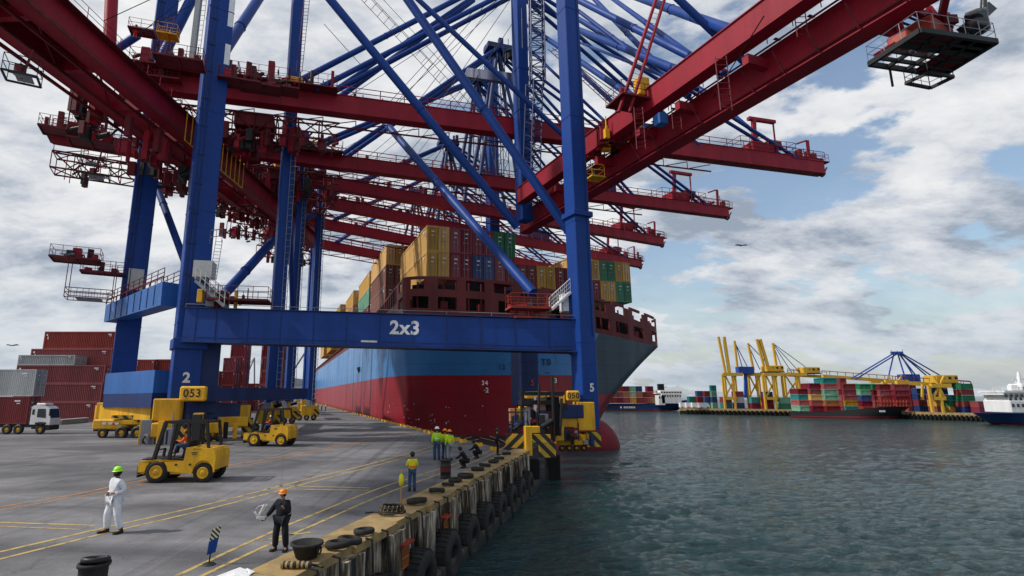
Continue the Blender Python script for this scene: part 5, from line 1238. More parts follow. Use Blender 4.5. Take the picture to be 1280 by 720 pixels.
for k_,(x_,c_) in enumerate(((387,'yellowvest'),(397,'greenvest'),(402,'yellowvest'),(407,'yellowvest'))):
    person(gp(x_,513.5),R(40*k_),STAND,['leftmost of the four distant workers in yellow jackets by the red hull','second from left of the distant workers in yellow by the red hull','third from left of the distant workers in yellow by the red hull','rightmost of the distant workers in yellow by the red hull'][k_],1.9,jacket=c_,trousers='jeans',vest=c_,helmet='helmetorange',group='distant workers by the hull')
pr_=U(170,37,55.5); person((pr_.x,pr_.y,pr_.z-1.2),R(200),STAND,'worker in red overalls on the high landing of the rear left leg',1.8,jacket='orange',trousers='lampred',helmet='lampred')
# ================================================================ FORKLIFTS
def forklift(loc,rz,label,group,sc_=1.0):
    t=thing('forklift',label,'forklift',loc,rz,group)
    wm=world(t)@Matrix.Diagonal((.84,1,1,1)); fr=lambda x,y,z: wm@V(x,y,z)
    # local: +x = travel direction(front), y = width, z up; length 4.3
    q=MB(); q.mat('yellow')
    def pr(poly,y0,y1): q.prism(poly,y0,y1,fr)
    body=[(-2.15,.62),(-2.2,1.3),(-2.1,1.72),(-1.6,1.80),(-.42,1.80),(-.36,1.0),(.9,1.0),(1.05,1.05),(2.15,1.02),(2.2,.55),(1.95,.42),(1.75,.42),(1.72,.62)]
    # wheel arches
    def arch(cx,r,a0,a1,n=8): return [(cx+r*math.cos(R(a0+(a1-a0)*i/n)),.46+r*math.sin(R(a0+(a1-a0)*i/n))) for i in range(n+1)]
    side=[(-2.15,.5),(-2.2,1.2),(-2.12,1.5),(-1.95,1.62),(-.45,1.66),(-.36,1.02),(1.0,1.02),(1.12,1.08),(2.12,1.04),(2.2,.95),(2.2,.5)]+arch(1.15,.66,8,172)+[(-.9,.42)]+arch(-1.5,.6,0,178)
    pr(side,-.98,-.86); pr(side,.86,.98)
    top=[(-2.18,.6),(-2.2,1.2),(-2.12,1.5),(-1.95,1.62),(-.45,1.66),(-.36,1.02),(1.0,1.02),(1.12,1.06),(2.1,1.02),(2.18,.9),(2.18,.5),(1.9,.4),(1.7,.75),(.55,.75),(.4,.4),(-.9,.42),(-1.05,.7),(-2.0,.7)]
    pr(top,-.86,.86); q.build('body',t)
    q=MB(); q.mat('black')
    for (x,y,z,sx,sy,sz) in((1.2,0,1.09,1.9,1.5,.05),(2.2,0,.6,.1,1.9,.34),(.2,0,1.06,1.1,1.6,.08)): q.prism([(x-sx/2,z-sz/2),(x+sx/2,z-sz/2),(x+sx/2,z+sz/2),(x-sx/2,z+sz/2)],y-sy/2,y+sy/2,fr)
    q.build('foot_deck',t)
    q=MB(); q.mat('black')
    for y in(-.82,.82):
        q.frame(fr(1.45,y,1.05),fr(.95,y,2.88),.15,.17); q.frame(fr(.55,y,1.05),fr(.35,y,2.88),.12,.14); q.frame(fr(-.5,y,1.8),fr(-.38,y,2.88),.12,.14); q.frame(fr(-1.7,y,1.45),fr(-1.45,y,2.88),.12,.14); q.frame(fr(1.0,y,2.88),fr(-1.5,y,2.88),.13,.14)
    for x in(.98,.6,.25,-.1,-.45,-.8,-1.15,-1.48): q.frame(fr(x,-.82,2.88),fr(x,.82,2.88),.09,.07)
    g_=q.build('overhead_guard',t)
    # lift bracket ahead
    q=MB(); q.mat('black')
    for y in(-.48,.48): q.frame(fr(1.62,y,1.05),fr(1.55,y,1.5),.1,.12)
    q.frame(fr(1.55,-.5,1.5),fr(1.55,.5,1.5),.06,.06); q.build('front_bracket',t)
    q=MB(); q.mat('black')
    for z in(-.18,.2): q.frame(fr(2.26,-.85,.5+z),fr(2.26,.85,.5+z),.08,.12)
    q.build('fork_carriage',t)
    for (x,y,r) in((1.15,-.82,.56),(1.15,.82,.56),(-1.5,-.8,.5),(-1.5,.8,.5)):
        q=MB(); c=fr(x,y,r-.04); ax=wm.to_3x3()@V(0,1 if y>0 else -1,0)
        q.mat('rubber').ring(c,ax,r*.70,r*.30,24,8,1.1); w_=q.build('wheel',t)
        q=MB(); q.mat('yellow').lathe(c+ax*(r*.33-.06),[(.01,.06),(r*.2,.09),(r*.24,.03),(r*.42,.02),(r*.52,.07),(r*.56,.05),(r*.5,-.2)],18,ax); q.build('rim',w_)
    q=MB(); q.mat('void'); 
    q.prism([(-.35,1.02),(.1,1.02),(.1,1.3),(-.35,1.3)],-.3,.3,fr); q.prism([(-.42,1.3),(-.25,1.3),(-.35,1.95),(-.5,1.95)],-.3,.3,fr); q.build('seat',t)
    q=MB(); q.mat('black'); q.tube(fr(.75,0,1.1),fr(.5,0,1.65),.04,6); q.ring(fr(.48,0,1.68),wm.to_3x3()@V(-.5,0,.8),.17,.02,18,6); q.build('steering_wheel',t)
    for y in(-.72,.72):
        q=MB(); q.mat('lampred'); q.prism([(2.19,.78),(2.225,.78),(2.225,.9),(2.19,.9)],y-.13,y+.13,fr); q.build('lamp',t)
        q=MB(); q.mat('cream'); q.prism([(2.19,.92),(2.225,.92),(2.225,1.0),(2.19,1.0)],y-.16,y+.16,fr); q.build('headlight',t)
    q=MB(); q.mat('black')
    for (x,z,sx,sz) in((-.95,1.42,.34,.05),(-.95,1.34,.30,.03),(.05,.86,.13,.1),(-.75,.86,.13,.1),(-1.1,1.6,.5,.02)): q.prism([(x-sx/2,z-sz/2),(x+sx/2,z-sz/2),(x+sx/2,z+sz/2),(x-sx/2,z+sz/2)],.981,.99,fr); q.prism([(x-sx/2,z-sz/2),(x+sx/2,z-sz/2),(x+sx/2,z+sz/2),(x-sx/2,z+sz/2)],-.99,-.981,fr)
    q.build('decal',t)
    t.scale=(sc_,)*3
    return t
SIT=dict(pel=(0,0,1.42-.0),spi=(0,0,1.6),che=(0,.04,1.78),nek=(0,.06,1.93),hdb=(0,.07,2.0),hed=(0,.09,2.1),ls=(-.18,.05,1.86),le=(-.25,.2,1.62),lw=(-.18,.42,1.68),lh=(-.16,.5,1.7),rs=(.18,.05,1.86),re=(.25,.2,1.62),rw=(.18,.42,1.68),rh=(.16,.5,1.7),
 lp=(-.1,.02,1.4),lk=(-.13,.44,1.48),la=(-.13,.5,1.18),lt=(-.13,.64,1.10),rp=(.1,.02,1.4),rk=(.13,.44,1.48),ra=(.13,.5,1.18),rt=(.13,.64,1.1))
f1=gp(230,600); r1=R(183)
forklift(f1,r1,'nearest yellow forklift carrying a driver in an orange vest','forklifts working on the quay',.95)
d_=Matrix.Rotation(r1,3,'Z')@V(-.02,0,.16); person(f1+d_,r1-R(90),SIT,'driver in orange vest and jeans sitting in the nearest forklift',1.78,jacket='orangevest',trousers='jeans',vest='orangevest',helmet='helmetorange',band='cream')
f2=gp(338,557); r2=R(174)
forklift(f2,r2,'second yellow forklift behind the nearest one, driver in a pale shirt',None or 'forklifts working on the quay',1.0)
person(f2+Matrix.Rotation(r2,3,'Z')@V(-.02,0,.16),r2-R(90),SIT,'driver in red and blue clothes sitting in the second forklift',1.78,jacket='lampred',trousers='jeans',helmet='helmetwhite')
bpy.context.view_layer.update()
# yellow low transporter behind the left legs
tv=thing('yard_transporter','low yellow multi-wheeled transporter parked behind the left crane legs','transporter',gp(152,547)); c=gp(152,547)
q=MB(); q.mat('yellow'); q.box(c+V(-1.1,.6,1.25),3.2,2.2,.95,.05,.12); q.box(c+V(1.2,.6,1.45),2.4,2.2,.5,.05,.1); q.build('body',tv)
q=MB(); wheelset(q,c+V(1.0,-.5,.5),(0,-1,0),2,1.5,.62); wheelset(q,c+V(-1.6,-.4,.45),(0,-1,0),1,1,.5); q.build('wheels',tv)
q=MB(); q.mat('cream'); 
for x in(-1.5,-.9,-.3): q.box(c+V(x,-.52,1.35),.35,.05,.2)
q.mat('lampred').box(c+V(-.62,-.52,1.3),.2,.06,.16); q.build('lamp_panel',tv)
q=MB(); q.mat('black').box(c+V(0,.6,.75),5.4,1.6,.3); q.mat('stripe').box(c+V(1.2,.5,1.95),4.2,2.0,.3,.05); q.build('chassis',tv)
# ================================================================ LORRY
tk=thing('lorry','white lorry with dark red trailer at the far left edge of the quay','lorry',gp(40,543)); c=gp(48,543); k_=c.y/FPX*1.0
X=lambda px: U(px,500,c.y).x
q=MB(); q.mat('white'); cabp=[(.35,1.0),(1.35,1.0),(1.5,1.25),(2.3,1.25),(2.45,.95),(3.0,.95),(3.05,1.55),(2.72,2.6),(2.3,2.85),(.6,2.95),(.35,2.8)]
x0=X(38); fr=lambda x,y,z: V(x0+x*.78,c.y+y*.6,z)
q.prism(cabp,0,2.4,fr); q.box(fr(1.4,1.2,3.05),1.0,1.2,.25,0,.08); q.frame(fr(.75,.03,1.0),fr(.75,.03,2.85),.03,.03); q.build('cab',tk)
q=MB(); q.mat('black').box(fr(2.75,1.2,.68),.6,1.4,.5,0,.06); q.box(fr(1.0,1.2,.75),.7,1.3,.45,0,.05); q.box(fr(1.9,.7,1.12),1.0,1.2,.2); q.build('bumper',tk)
q=MB(); q.mat('glass'); q.prism([(1.2,1.75),(2.45,1.65),(2.28,2.6),(1.2,2.6)],-.02,-.01,fr); q.prism([(.5,2.0),(.85,2.0),(.85,2.55),(.5,2.55)],-.02,-.01,fr); q.prism([(3.0,1.65),(3.05,1.65),(2.77,2.6),(2.72,2.6)],.12,2.28,fr); q.build('window',tk)
q=MB(); q.mat('black').frame(fr(3.1,-.25,1.9),fr(3.1,-.25,2.6),.1,.25); q.frame(fr(2.9,0,2.5),fr(3.1,-.25,2.5),.05,.05); q.build('mirror',tk)
q=MB(); q.mat('black').frame(fr(-9,1.2,.85),fr(2.9,1.2,.85),1.0,.3); q.box(fr(2.5,1.2,.6),.9,1.35,.35,0,.05); q.build('chassis',tk)
q=MB(); wheelset(q,fr(1.9,.1,.5),(0,-1,0),1,1,.5); wheelset(q,fr(-1.9,.25,.5),(0,-1,0),2,1.2,.52); wheelset(q,fr(-7,.25,.5),(0,-1,0),2,1.2,.52); 
q.build('wheels',tk)
q=MB(); q.mat('cream').box(fr(3.0,.5,1.0),.1,.4,.2); q.build('headlight',tk)
container((x0-.2-6.1,c.y+.9,1.05),0,12.2,1.6,2.8,'maroon','dark red container lying on the white lorry, below the grey one','containers on the white lorry',8)
container((x0+.1-6.1,c.y+.9,3.9),0,12.2,1.6,2.8,'grey','pale grey container lying on top of the red one on the white lorry','containers on the white lorry',8)
kb=thing('low_barrier','low black and white striped barrier beside the container stack','barrier',gp(93,529)); q=MB(); q.mat('stripes_small'); 
q.frame(gp(74,531)+V(0,0,.3),gp(108,528)+V(0,0,.3),.5,.6); q.build('rail',kb); q=MB(); q.mat('cream').frame(gp(74,531)+V(0,0,.66),gp(108,528)+V(0,0,.66),.6,.12); q.build('cap',kb)
# ================================================================ QUAY EDGE THINGS
# tyre fenders on the wall
def tread_tyre(mb,c,ax,R_,r):
    mb.mat('rubber').ring(c,ax,R_-r,r,36,12,1.25)
    ax=Vector(ax).normalized(); u=ax.cross(V(0,0,1)).normalized() if abs(ax.z)<.9 else V(1,0,0); w_=ax.cross(u)
    for i in range(30):
        a=2*math.pi*i/30; rd=u*math.cos(a)+w_*math.sin(a); mb.frame(Vector(c)+rd*(R_-.01)-ax*r*.9,Vector(c)+rd*(R_-.01)+ax*r*.9,.09*R_,.05,up=rd)
fl_=['nearest large tyre fender, at the bottom edge of the picture','second large tyre fender hanging on the quay wall','third large tyre fender hanging on the quay wall','fourth large tyre fender, beside the orange rack','fifth tyre fender along the quay wall','sixth tyre fender along the quay wall','seventh tyre fender along the quay wall','last tyre fender before the striped boards']
for k_,sp in enumerate(pil[:-1]):
    o=.46; c=P(sp+1.9,o,-1.85)
    if k_>13: break
    l=['first','second','third','fourth','fifth','sixth','seventh','eighth','ninth','tenth','eleventh','twelfth','thirteenth','fourteenth'][k_]
    f=thing('tyre_fender',f'large black tyre hanging on the quay wall, {l} from the camera','tyre fender',c,0,'tyre fenders hanging on the quay wall')
    q=MB(); tread_tyre(q,c,nd,.93,.30); q.build('tyre',f)
    q=MB(); q.mat('black')
    for s_ in(-.5,.5): q.path([c+md*s_+V(0,0,.6),P(sp+1.9+s_,.35,.1),P(sp+1.9+s_,.15,.13)],.03,5)
    q.build('chain',f)
# orange racks in the recesses
for k_,(sp) in enumerate([pil[0]+1.15 if pil else 20, pil[3]+1.0, pil[4]+2.2]):
    c=P(sp,.36,-.95); r_=thing('fender_rack',['orange barred steel rack on the quay wall nearest the camera','orange barred steel rack on the quay wall, middle one','orange barred steel rack on the quay wall, farthest one'][k_],'rack',c)
    q=MB(); q.mat('c_orange')
    for z in(-.28,0,.28): q.tube(c-md*.26+V(0,0,z),c+md*.26+V(0,0,z),.03,5)
    for i in range(7): q.tube(c+md*(-.26+.52*i/6)+V(0,0,-.3),c+md*(-.26+.52*i/6)+V(0,0,.3),.022,5)
    q.build('bars',r_); q=MB(); q.mat('orange').frame(c-md*.4+V(0,0,.42),c+md*.4+V(0,0,.42),.3,.06); q.build('top_plate',r_)
# small tyres and rope heaps on the coping
tz=.12
def old_tyre(px,py,r,label,stack=1,tilt=None,sq=.42):
    c=UZ(px,py,tz); t=thing('old_tyre',label,'tyre',c,0,'old tyres lying on the quay edge')
    r*=.8; q=MB(); ax=tilt or V(rnd.uniform(-.12,.12),rnd.uniform(-.12,.12),1); w_=r*sq*.6
    w_=r*.24; q.mat('rubber').ring(c+V(0,0,w_),ax,r*.76,r*.24,28,10,.95); q.build('tread',t)
    q=MB(); q.mat('black').ring(c+V(0,0,w_+r*.2),ax,r*.66,r*.08,24,6,.5); q.build('side_wall',t); return t
ot=[(422,684,.42,'old tyre lying on the quay edge just behind the bucket'),(437,679,.42,'old tyre leaning beside the nearer pair on the quay edge'),(455,667,.38,'black old tyre on the coping above the orange rack'),
 (521,629,.48,'old tyre on the coping right of the yellow post'),(546,615,.42,'old tyre on the coping, directly right of the yellow-vested worker'),(569,602,.4,'small old tyre in front of the pile below the drum'),
 (582,597,.5,'old tyre on the coping below the drum'),(597,588,.45,'old tyre in front of the crouching worker'),(606,583,.42,'old tyre behind the one in front of the crouching worker'),(617,578,.4,'old tyre on the coping right of the crouching workers'),(624,574,.4,'old tyre beside the standing black figure'),(633,568,.4,'last old tyre before the striped boards'),(560,607,.35,'smallest old tyre on the coping near the drum')]
for a in ot: old_tyre(*a)
# tall black fenders on wall top corner
# bucket
c=UZ(383,697,.1); bk=thing('rubber_tub','round black rubber tub standing on the quay edge beside the worker in black','tub',c)
q=MB(); q.mat('rubber').lathe(c,[(.01,.02),(.26,.02),(.36,.30),(.40,.31),(.40,.36),(.34,.36),(.25,.06),(.01,.06)],28); q.build('tub_body',bk)
q=MB(); q.mat('black').ring(c+V(.33,-.1,.2),(1,-.3,0),.09,.02,14,6); q.build('handle',bk)
# rope coils
def coil(px,py,r,label,mat='black'):
    c=UZ(px,py,tz); t=thing('rope_coil',label,'rope',c)
    q=MB(); q.mat(mat); r_=random.Random(int(px))
    for k_ in range(5):
        rr=r*(1-.1*k_*.5)+r_.uniform(-.03,.03); n=26; pts=[c+V(rr*math.cos(2*math.pi*i/n)+r_.uniform(-.02,.02),rr*.8*math.sin(2*math.pi*i/n),.05+.05*k_+r_.uniform(-.01,.02)) for i in range(n)]; q.path(pts+[pts[0]],.028,6)
    q.path([c+V(-r,0,.03),c+V(-r*1.5,.1,.03),c+V(-r*2.1,-.05,.03)],.028,6); q.build('turns',t)
    q=MB(); q.mat('tan'); n=16
    for i in range(n): a=2*math.pi*i/n; q.tube(c+V(r*.98*math.cos(a),r*.78*math.sin(a),.03),c+V(r*.86*math.cos(a+.2),r*.68*math.sin(a+.2),.30),.018,5)
    q.build('pale_strands',t)
coil(490,642,.42,'tangled dark rope coil on the coping between the tyres and the post')
c=UZ(370,710,.11); fp=thing('rope_fender','short thick striped rope bundle lying on the coping near the bottom','rope fender',c); q=MB()
for i in range(12): q.mat('black' if i%2 else 'tan').tube(c+V(-.36+i*.06,0.02*math.sin(i),.07),c+V(-.30+i*.06,.02*math.sin(i+1),.07),.075,10)
q.build('bundle',fp); q=MB(); q.mat('black').path([c+V(.36,0,.07),c+V(.5,.05,.04),c+V(.62,-.02,.03)],.03,6); q.build('rope_end',fp)
# yellow post
c=gp(501,633); yp=thing('marker_post','thin yellow marker post standing at the quay edge','post',c); q=MB(); q.mat('c_orange').tube(c,c+V(0,0,1.1),.03,8); q.build('pole',yp)
q=MB(); q.mat('yellowvest').lathe(c+V(0,0,.72),[(.02,0),(.08,.03),(.09,.2),(.08,.36),(.03,.42)],12); q.mat('yellow').tube(c+V(0,0,1.1),c+V(0,0,1.3),.02,6); q.build('yellow_head',yp)
# drum on the quay
c=gp(557,598); dr=thing('oil_drum','battered dark steel drum standing on the quay near the crouching workers','drum',c); q=MB(); q.mat('black').lathe(c,[(.01,.02),(.26,.02),(.28,.05),(.26,.08),(.26,.30),(.285,.32),(.26,.34),(.26,.56),(.285,.58),(.26,.60),(.26,.84),(.28,.86),(.22,.88),(.01,.86)],24); q.build('barrel',dr)
q=MB(); q.mat('reddk').lathe(c+V(0,0,.35),[(.264,0),(.266,.2)],24); q.build('red_band',dr)
# litter bin at the bottom edge
c=UZ(114,719,0); c=gp(113,745); c.z=0; tb_=thing('waste_drum','black ribbed drum with a wide rim at the bottom left edge','drum',c); h=.64
q=MB(); q.mat('rubber').lathe(c,[(.01,.02),(.25,.02),(.26,.3),(.28,.32),(.26,.34),(.27,h-.08),(.30,h-.07),(.31,h-.03),(.30,h),(.25,h),(.25,h-.12),(.01,h-.15)],32); q.build('drum_body',tb_)
q=MB(); q.mat('black').ring(c+V(.02,0,h+.05),(0,.15,1),.22,.05,26,8); q.tube(c+V(-.2,0,h-.02),c+V(.22,.1,h+.06),.05,8); q.build('lid_ring',tb_)
# striped blue sign on a foot
c=gp(261,706); sg=thing('warning_sign','small leaning blue sign with black and white diagonal stripes on top','sign',c); q=MB(); q.mat('black').tube(c,c+V(.02,0,.32),.018,6); q.lathe(c,[(.01,.05),(.12,.04),(.17,.0)],16); q.build('stand',sg)
u=V(.10,.05,0); a=c+V(-.0,0,.22); q=MB(); q.mat('jeans')
pp=[a+V(-.07,0,0),a+V(.12,.05,.06),a+V(.17,.05,.40),a+V(-.04,0,.30)]; th_=V(.01,-.03,0); q.mat('blue').add(pp+[p+th_ for p in pp],[(3,2,1,0),(4,5,6,7),(0,1,5,4),(1,2,6,5),(2,3,7,6),(3,0,4,7)]); q.build('blue_panel',sg)
pp=[a+V(-.04,0,.305),a+V(.17,.05,.405),a+V(.21,.05,.66),a+V(.0,0,.56)]; q=MB(); q.mat('stripes_small').add(pp+[p+th_ for p in pp],[(3,2,1,0),(4,5,6,7),(0,1,5,4),(1,2,6,5),(2,3,7,6),(3,0,4,7)]); q.build('striped_panel',sg)
# paper sheets
for k_,(a,l) in enumerate(((((265,722),(300,709),(318,715),(300,728)),'large white sheet lying on the quay at the bottom edge'),(((303,713),(309,710),(319,714),(313,718)),'small white scrap beside the large sheet'),(((322,722),(334,716),(338,722),(330,728)),'white sheet corner leaning on the coping'))):
    q=MB(); q.mat('white'); W_=[UZ(*p,.03+.03*j) for j,p in enumerate(a)]; m_=(W_[0]+W_[2])/2+V(0,0,.03); q.add(W_+[m_],[(0,1,4),(1,2,4),(2,3,4),(3,0,4)]); o=q.build('paper_sheet'); tag(o,l,'sheet')
# bollards on coping far part
for k_,(px,py) in enumerate(((592,565),(605,560))):
    pass
# light mast and lattice booms far behind the yard
c=U(304,494,150); c.z=0; lm=thing('floodlight_mast','tall thin floodlight mast behind the stacks between the legs','light mast',c); q=MB(); q.mat('grey').tube(c,U(304,438,150),.25,8,.12); q.build('pole',lm)
q=MB(); q.mat('grey'); h_=U(304,436,150); q.frame(h_+V(-1.6,0,0),h_+V(1.6,0,0),.2,.3)
for i in range(5): q.box(h_+V(-1.6+.8*i,0,.3),.5,.3,.4)
q.build('lamp_head',lm)
c=U(305,494,170); c.z=0; cb_=thing('mobile_crane','grey lattice-boom crane standing far behind the stacks','crane',c); q=MB(); q.mat('grey').tube(U(300,490,170),U(318,447,170),.22,6); q.tube(U(318,490,170),U(318,447,170),.25,6); q.build('boom',cb_); q=MB(); q.mat('black').tube(U(302,468,170),U(317,448,170),.07,4); q.box(c+V(2,0,1.5),5,3,3,0,.2); q.build('stay',cb_)
c=U(375,494,190); c.z=0; cb_=thing('mobile_crane','grey inclined boom seen between the second and third crane legs','crane',c); q=MB(); q.mat('grey').tube(U(362,470,190),U(383,438,190),.35,6); q.build('boom',cb_); q=MB(); q.mat('grey').tube(U(362,470,190),V(U(362,470,190).x,190,0),.4,6); q.build('mast',cb_)
q=MB(); rr=random.Random(3)
c=U(372,494,330); c.z=0; tw=thing('warehouse','pale low hall at the horizon between the crane legs','building',c); q.mat('cream').box(c+V(0,0,5),40,16,10); q.build('wall',tw); q=MB(); q.mat('grey').prism([(-21,10),(21,10),(0,14)],c.y-9,c.y+9,lambda x,y,z: V(c.x+x,y,z)); q.build('roof',tw)
# ================================================================ FAR HARBOUR
FQ=[UZ(856,517,WZ),UZ(1000,519.5,WZ),UZ(1130,523,WZ),UZ(1248,527,WZ)]
FZ=-.7
def farpt(px,back=0,z=FZ):
    # point on the far quay edge at pixel column px
    for a,b,pa_,pb_ in zip(FQ,FQ[1:],(856,1000,1130),(1000,1130,1248)):
        if px<=pb_ or pb_==1248:
            f=(px-pa_)/(pb_-pa_); p=a.lerp(b,f); break
    s_=1+back/p.y; return V(p.x*s_,p.y*s_,z)
q=MB(); pts=[farpt(px) for px in range(850,1253,25)]; back=[V(p.x*3.0,p.y*3.0,FZ) for p in pts]
for i in range(len(pts)-1): q.quad(pts[i],pts[i+1],back[i+1],back[i])
struct('far_pier_ground',q,'asphalt')
fw_=thing('far_quay_wall','low pale quay wall with dark fenders below the yellow cranes','quay wall',pts[8])
q=MB(); q.mat('tan')
for a,b in zip(pts,pts[1:]): q.frame(a+V(0,.2,-.3),b+V(0,.2,-.3),.5,.9)
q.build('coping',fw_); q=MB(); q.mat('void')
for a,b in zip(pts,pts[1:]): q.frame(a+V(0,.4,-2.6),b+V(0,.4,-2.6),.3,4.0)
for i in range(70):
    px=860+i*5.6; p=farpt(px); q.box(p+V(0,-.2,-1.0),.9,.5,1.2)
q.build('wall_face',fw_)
TW=['bottom','second','third','fourth','fifth','sixth']
def fstack(px,w,colors,name,Y=None,z=FZ,back=10,hpx=7.0,group='far containers on the other quay'):
    p=farpt(px,back,z) if Y is None else U(px,494,Y); p.z=z; k=FPX*1.02/p.y; W_=w/k; h_=hpx/k
    for i,cn in enumerate(colors):
        simple_container((p.x,p.y+W_*.3,z+i*(h_+.03)),0.15,W_,W_*.55,h_,cn,f'{cn} container, {TW[i]} tier of the {name}',group)
left=[(868,9,['blue','teal'],'low stack left of the first yellow crane'),(879,8,['maroon','red','blue'],'stack beside the first yellow crane'),(889,8,['teal','blue','maroon'],'second stack beside the first yellow crane'),(898,7,['mint','blue','mint','teal'],'tall stack just left of the yellow legs'),
 (914,12,['teal','crimson'],'stack between the first yellow legs'),(930,12,['blue','grey','crimson'],'blue stack between the yellow legs'),(950,12,['crimson','teal'],'stack between the second yellow legs'),(966,12,['red','crimson','blue'],'stack right of the second yellow legs'),(985,14,['green','mint'],'pair of green containers at the black ship stern')]
for a in left: fstack(*a)
right=[(1146,16,['red','crimson','maroon','red','crimson'],'tall red stack right of the black bow'),(1160,13,['blue','crimson','blue','blue'],'blue stack behind the yellow legs'),(1186,20,['maroon','yellow','crimson','blue','blue','blue'],'tall blue stack between yellow legs'),(1202,20,['yellow','green','teal'],'low stack with the yellow container'),(1219,18,['blue','maroon','green','maroon','green'],'tall green-topped stack'),(1236,18,['crimson','maroon'],'low red stack before the white ship')]
for a in right: fstack(*a)
# white vehicles / small craft at the near end of the pier
for k_,px in enumerate((858,866,874,884)):
    p=farpt(px,3); t=thing('parked_van',['leftmost white van at the far pier end','white van right of the leftmost one at the far pier end','third white van along the far pier end','white van nearest the yellow crane legs'][k_],'van',p,0,'white vans on the far pier'); q=MB(); q.mat('white'); q.prism([(-1.8,.4),(1.9,.4),(1.8,1.3),(1.1,2.0),(-1.8,2.1)],0,1.6,lambda x,y,z,p=p: p+V(x,y,z)); q.build('body',t); q=MB(); wheelset(q,p+V(0,-.02,.35),(0,-1,0),2,2.3,.33); q.build('wheels',t)
# yellow cranes with raised booms
def far_crane(px0,px1,topx,label,ybase=514,ygird=468,house=None,boom=(0,0),blue=False,Yb=6,gird=None,backx=None):
    p=farpt((px0+px1)/2,Yb); Y=p.y; t=thing('far_gantry_crane',label,'crane',p,0,'yellow gantry cranes on the far quay')
    A=lambda px,py,dy=0: U(px,py,Y+dy)
    for (px,dy) in((px0,0),(px1,0),(px0+3,9),(px1+3,9)):
        q=MB(); q.mat('yellowfar'); a=A(px,ybase,dy);  a.z=FZ; b=A(px,ygird,dy); b.x=a.x; q.frame(a,b,.62,.62,up=(0,1,0)); q.build('leg',t)
    q=MB(); q.mat('yellowfar')
    for dy in(0,9):
        for y_ in(498,ybase-1): q.frame(A(px0,y_,dy),A(px1,y_,dy),.6,.9 if y_<505 else .55)
        q.frame(A(px0-4,ygird,dy),A(px1+8,ygird,dy),.8,1.1)
    for px in(px0,px1): q.frame(A(px,498),A(px+3,498,9),.8,1.0)
    q.frame(A(px0,470),A(px1,496),.4,.4); q.frame(A(px1,470),A(px0,496),.4,.4); q.build('portal_frame',t)
    q=MB(); q.mat('yellowfar')
    for (bx0,by0,bx1,by1,w_) in boom: q.frame(A(bx0,by0,2),A(bx1,by1,2),w_*.72,w_*.72,up=(0,1,0)); q.mat('yellowfar')
    q.build('boom',t)
    if gird:
        q=MB(); q.mat('yellowfar'); q.frame(A(gird[0],gird[1],3),A(gird[2],gird[3],3),.9,1.0); q.mat('reddk'); q.rail(A(gird[0],gird[1],3)+V(0,0,.5),A(gird[2],gird[3],3)+V(0,0,.5),1.2,2.5,.1,1); q.build('girder',t)
    if house:
        q=MB(); q.mat('yellowfar'); hx,hy=house; c=A(hx,hy,3); q.box(c,6.4,4,2.2,.05,.1); h_=q.build('machinery_house',t)
        q=MB(); q.mat('black'); q.box(c+V(0,0,-1.25),6.8,4.3,.25); 
        for i in range(4): q.box(c+V(-2.8+i*1.8,-2.02,.3),.8,.05,.7)
        q.build('window',h_)
    if blue:
        q=MB(); q.mat('bluefar').box(A(*blue,4),5.4,3,2.6,.1,.1); q.frame(A(blue[0]-6,blue[1]+4,4),A(blue[0]+6,blue[1]+4,4),1.0,.5); q.frame(A(blue[0]+1,blue[1]+4,4),A(blue[0]+1,497,4),.9,.9,up=(0,1,0)); q.build('blue_trolley',t)
    return t,A
def stays(t,A,lst,r=.16,mat='bluefar'):
    q=MB(); q.mat(mat)
    for a in lst: q.tube(A(a[0],a[1],2),A(a[2],a[3],2),r,5,cap=False)
    q.build('stays',t)
t,A=far_crane(907,920,0,'leftmost yellow crane of the far quay, twin booms raised highest',boom=[(907,467,898,421,1.0),(912,467,905,421,1.2)],blue=(931,463))
t,A=far_crane(937,950,0,'second yellow crane from the left, boom raised, large yellow house',boom=[(922,463,918,426,.9),(942,463,935,429,.9)],house=(965,461),Yb=14); stays(t,A,[(918,427,934,458),(919,427,928,460),(935,431,950,462),(936,430,960,455)])
t,A=far_crane(958,971,0,'third yellow crane from the left with twin raised booms',boom=[(955,458,946,424,1.0),(960,458,950,424,1.1)],Yb=7,gird=(985,467,1000,469))
t,A=far_crane(982,1000,0,'fourth yellow crane, boom raised, long blue stays down to its yellow house',boom=[(971,462,966,429,1.0)],house=(1010,463),Yb=20,gird=(985,469,1034,471),ybase=512); stays(t,A,[(966,429,1010,461),(967,430,1000,466),(967,431,990,466),(966,430,980,466)],.13)
t,A=far_crane(1110,1127,0,'yellow crane with lowered boom and tall blue frame at the centre of the far quay',Yb=16,ybase=518,ygird=477,gird=(1028,470,1215,484),blue=(1136,473),boom=[(1088,478,1100,478,.8)])
stays(t,A,[(1120,440,1065,473),(1122,442,1070,474),(1118,440,1110,474),(1124,440,1143,472),(1122,441,1132,474),(1124,441,1170,474),(1126,442,1168,478),(1124,440,1180,472),(1122,440,1150,476)],.22)
q=MB(); clutter(q,A(1121,441,2)+V(0,0,-.6),4,1,2.6,9,900,('bluefar','reddk')); q.mat('bluefar').frame(A(1114,441,2),A(1128,441,2),.7,.8); q.build('apex',t)
t,A=far_crane(1167,1180,0,'rightmost yellow crane pair of legs beneath the large yellow house',Yb=3,ybase=521,ygird=482,house=(1176,474),gird=(1120,478,1214,484),boom=[(1153,480,1153,500,.7)])
